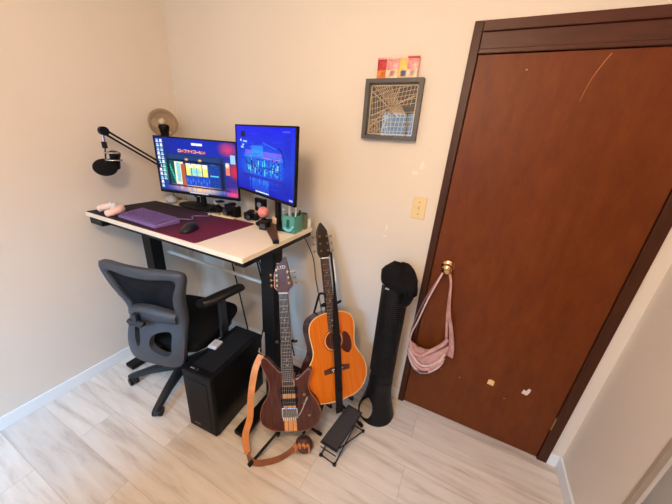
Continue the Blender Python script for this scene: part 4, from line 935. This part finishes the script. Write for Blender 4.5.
# ------------------------------------------------------------------ framed map, card packs, switch
fr = thing('picture_frame', 'square dark grey box frame holding a cut paper street map', 'picture frame', (1.634, 0, 1.807), (0, -.01, 0))
FW, FH, FD, FB = .285, .275, .038, .019
MB().b2((-FW/2, -FD, -FH/2), (-FW/2 + FB, 0, FH/2)).b2((FW/2 - FB, -FD, -FH/2), (FW/2, 0, FH/2)).b2((-FW/2 + FB, -FD, -FH/2), (FW/2 - FB, 0, -FH/2 + FB)).b2((-FW/2 + FB, -FD, FH/2 - FB), (FW/2 - FB, 0, FH/2)).build('frame', FRAMEM, fr)
MB().b2((-FW/2 + FB, -.008, -FH/2 + FB), (FW/2 - FB, -.004, FH/2 - FB)).build('backing', ARTB, fr)
art = MB(); hw, hh = FW/2 - FB - .006, FH/2 - FB - .006
def seg_(x0, z0, x1, z1, w_):
    # clip to the panel
    n = 24; last = None
    for k in range(n + 1):
        x = x0 + (x1 - x0) * k / n; z = z0 + (z1 - z0) * k / n
        ok = abs(x) < hw and abs(z) < hh
        if ok and last: 
            d = Vector((x - last[0], 0, z - last[1]))
            if d.length > 1e-5:
                d.normalize(); p = Vector((-d.z, 0, d.x)) * w_ / 2; a = Vector((last[0], 0, last[1])); b = Vector((x, 0, z))
                art.add([tuple(a - p + Vector((0, -.0085, 0))), tuple(b - p + Vector((0, -.0085, 0))), tuple(b + p + Vector((0, -.0085, 0))), tuple(a + p + Vector((0, -.0085, 0)))] + [tuple(q) for q in (a - p + Vector((0, -.0105, 0)), b - p + Vector((0, -.0105, 0)), b + p + Vector((0, -.0105, 0)), a + p + Vector((0, -.0105, 0)))],
                        [(4, 5, 6, 7), (0, 1, 5, 4), (1, 2, 6, 5), (2, 3, 7, 6), (3, 0, 4, 7)])
        last = (x, z) if ok else None
for a in ((-hw, -hh, hw, -hh), (-hw, hh, hw, hh), (-hw, -hh, -hw, hh), (hw, -hh, hw, hh)): seg_(a[0] * .985, a[1] * .985, a[2] * .985, a[3] * .985, .006)
for k in range(9):
    z = -hh + .012 + k * .026; seg_(-hw, z, -.01 + random.uniform(-.03, .03), z + .03 * random.uniform(.6, 1.3), random.choice([.0022, .003, .0045]))
for k in range(9):
    x = -hw + .01 + k * .014; seg_(x, -hh, x - .015, hh * random.uniform(.2, 1), .0022)
for k in range(8): seg_(-hw + .01 + k * .012, hh, .03 + k * .006, hh - .13, .0026)
for k in range(5): seg_(-.02, .09 - k * .018, hw, .115 - k * .02, .0024)
for k in range(6): seg_(.0 + .018 * k, .02, .012 + .018 * k, hh, .0022)
seg_(-hw, -.03, hw, .07, .006); seg_(-hw, .09, .04, -.03, .005); seg_(-.05, -hh, .03, hh, .004); seg_(-hw, -.09, -.02, .02, .0045)
for k in range(7): seg_(-.02 + k * .02, -hh, -.01 + k * .02, -.01, .002)
for k in range(5): seg_(-.03, -hh + .015 + k * .022, hw, -hh + .02 + k * .022, .002)
for r in (.012, .02, .03):
    for k in range(12):
        a, b = 2 * PI * k / 12, 2 * PI * (k + 1) / 12; seg_(-.085 + r * math.cos(a), -.075 + r * math.sin(a), -.085 + r * math.cos(b), -.075 + r * math.sin(b), .003)
tag(art.build('map_cutout', ARTC, fr), 'cream cut paper street map')
MB().b2((-FW/2 + FB, -FD + .006, -FH/2 + FB), (FW/2 - FB, -FD + .008, FH/2 - FB)).build('glass', thin_glass('frame_glass', (1, 1, 1), 1.6), fr)

def pack(label, x, y, tilt, rz, cols, w_=.062, h_=.088):
    p = thing('card_pack', label, 'card pack', (x, y, 1.807 + FH/2 + .001), (tilt, 0, rz), 'card packs on the picture frame')
    vs = []; fs = []; nx, nz = 10, 12
    for s_ in (-1, 1):
        for j in range(nz + 1):
            for i in range(nx + 1):
                u, v = i / nx, j / nz; b = .0045 * (math.sin(PI * u) ** .5) * (math.sin(PI * v) ** .4); vs.append((-w_/2 + w_ * u, s_ * (b + .0003), h_ * v))
    def id_(s_, i, j): return s_ * (nx + 1) * (nz + 1) + j * (nx + 1) + i
    for s_ in (0, 1):
        for j in range(nz):
            for i in range(nx): fs.append((id_(s_, i, j), id_(s_, i + 1, j), id_(s_, i + 1, j + 1), id_(s_, i, j + 1)))
    mats = cols
    o = MB().add(vs, fs)
    o = o.build('wrapper', cols[0], p, smooth=60)
    for name, m_, (x0, z0, x1, z1) in (('lower_band', cols[1], (-.46, .0, .46, .40)), ('art_spot', cols[2], (-.18, .08, .22, .38)), ('crimp', cols[3], (-.5, .9, .5, 1.0))):
        MB().b2((x0 * w_, -.0062, z0 * h_ + .001), (x1 * w_, -.0052, z1 * h_)).build(name, m_, p, bevel=.0004)
    return p
RED = mat('foil_red', (212, 66, 66), .35, rgb2=(150, 40, 44), scale=90); ORG = mat('foil_orange', (244, 156, 40), .35, rgb2=(226, 110, 40), scale=60)
YEL = mat('foil_yellow', (250, 216, 96), .35, rgb2=(240, 176, 120), scale=70); CRM = mat('foil_cream', (244, 222, 190), .35, rgb2=(226, 176, 160), scale=60); BLU = mat('foil_blue', (40, 120, 190), .3, noise=.1); PNK = mat('foil_pink', (222, 110, 130), .35, rgb2=(240, 190, 170), scale=80)
pack('red foil card pack with an orange lower band on the frame', 1.567, -.012, .02, 0, (RED, ORG, ORG, PNK))
pack('pale pink and cream foil card pack second along the frame top', 1.615, -.020, -.02, .05, (PNK, CRM, CRM, CRM))
pack('yellow foil card pack with a round blue spot on the frame', 1.668, -.013, .02, -.03, (YEL, YEL, BLU, CRM))
pack('pinkish foil card pack at the outer end of the frame', 1.712, -.022, -.02, .04, (PNK, CRM, CRM, RED), .055)

sw = thing('light_switch', 'cream light switch on the wall beside the door frame', 'light switch', (1.851, 0, 1.341))
MB().b2((-.036, -.006, -.058), (.036, 0, .058)).build('plate', CREAM, sw, bevel=.003)
MB().b2((-.006, -.008, -.013), (.006, -.005, .013)).box((0, -.012, .004), (.008, .016, .010), Euler((.5, 0, 0))).build('toggle', CREAM, sw)
for z in (-.032, .032): MB().cyl((0, -.0055, z), (0, -.0072, z), .0035, seg=10).build('screw', GOLD, sw)

# ------------------------------------------------------------------ pink bag on the door knob
bg_ = thing('shoulder_bag', 'pink cloth crescent shoulder bag hanging from the brass door knob', 'bag', (2.06, -.05, 1.03))
def B_(x, y, z): return Vector((x, y, z)) - Vector(bg_.location)
mb = MB(); R_ = []; NB = 22
for k in range(NB + 1):
    t = k / NB; ang_ = PI * t
    x = 1.945 + .225 * t
    top = .515 + .010 * math.cos(ang_) + .13 * max(0, t - .45) ** 1.2 * 1.5 + .05 * max(0, .25 - t) * 4 * .6 - .0
    bot = top - .02 - .165 * math.sin(PI * min(1, t * .86 + .12)) ** .7 
    th = .008 + .040 * math.sin(PI * min(.97, max(.03, t))) ** .6
    c_ = (top + bot) / 2; hh_ = (top - bot) / 2
    ring = []
    for j in range(14):
        a = 2 * PI * j / 14; f = 1 + .06 * math.sin(5 * a + k * .5) + .03 * math.sin(k * 1.9)
        ring.append(mb.bm.verts.new(B_(x + .004 * math.sin(k + j), -.060 - th * math.cos(a) * f * .95, c_ + hh_ * math.sin(a) * f)))
    R_.append(ring)
for a, b in zip(R_, R_[1:]):
    for j in range(14): mb.bm.faces.new((a[j], a[(j + 1) % 14], b[(j + 1) % 14], b[j]))
mb.bm.faces.new(R_[0]); mb.bm.faces.new(R_[-1][::-1])
mb.build('pouch', PINKF, bg_, smooth=180, sub=1)
for q, (z0, mm_) in enumerate(((.0, PINKL), (.026, PINKF), (.05, PINKL))):
    pts = spline([(1.955, -.085, .475 + z0 * .7), (1.99, -.108, .425 + z0), (2.04, -.118, .395 + z0), (2.09, -.116, .41 + z0), (2.135, -.10, .455 + z0), (2.155, -.088, .50 + z0)], 6)
    MB().tube([B_(*p) for p in pts], .007 if q != 1 else .010, 8, flat=1.0).build('fold', mm_, bg_, smooth=180)
lip = spline([(1.955, -.07, .54), (1.985, -.095, .50), (2.03, -.10, .495), (2.08, -.09, .545), (2.13, -.075, .60), (2.15, -.065, .64)], 6)
MB().tube([B_(*p) for p in lip], .012, 10).build('top_roll', PINKF, bg_, smooth=180)
MB().ribbon([B_(2.02, -.121, .395), B_(2.06, -.126, .405), B_(2.09, -.122, .418)], .014, .002, (0, 0, 1)).build('dark_patch', mat('bag_dark', (96, 66, 70), .6), bg_)
MB().ribbon([B_(*p) for p in spline([(2.047, -.048, 1.04), (2.0, -.045, .85), (1.972, -.05, .70), (1.95, -.058, .60), (1.948, -.062, .54)], 6)], .009, .003, (.9, -.3, .1)).build('strap', PINKL, bg_)
MB().ribbon([B_(*p) for p in spline([(2.045, -.040, 1.03), (1.985, -.03, .84), (1.948, -.03, .66), (1.943, -.045, .55)], 6)], .008, .002, (.9, -.3, .1)).build('strap', mat('mauve_strap', (140, 104, 100), .7), bg_)
MB().ribbon([B_(*p) for p in spline([(2.07, -.048, 1.05), (2.095, -.055, .98), (2.105, -.05, .88), (2.12, -.052, .76), (2.138, -.058, .66), (2.15, -.065, .60)], 6)], .012, .004, (.9, .3, 0)).build('strap', PINKF, bg_)
pts = spline([(2.098, -.056, .97), (2.108, -.062, .90), (2.125, -.06, .80), (2.155, -.058, .70), (2.178, -.055, .60), (2.185, -.052, .52)], 6)
MB().ribbon([B_(*p) for p in pts], [.012 + .026 * min(1, max(0, k - 8) / 20) for k in range(len(pts))], .010, (.85, -.4, 0)).build('scarf_end', PINKF, bg_, smooth=60, bevel=.004)
MB().tube([B_(2.06 + .020 * math.cos(a) * 1.0, -.026 + .0 * a, 1.050 + .020 * math.sin(a)) for a in [k * PI / 8 for k in range(16)]], .004, 6, True).build('strap_loop', PINKF, bg_, smooth=180)
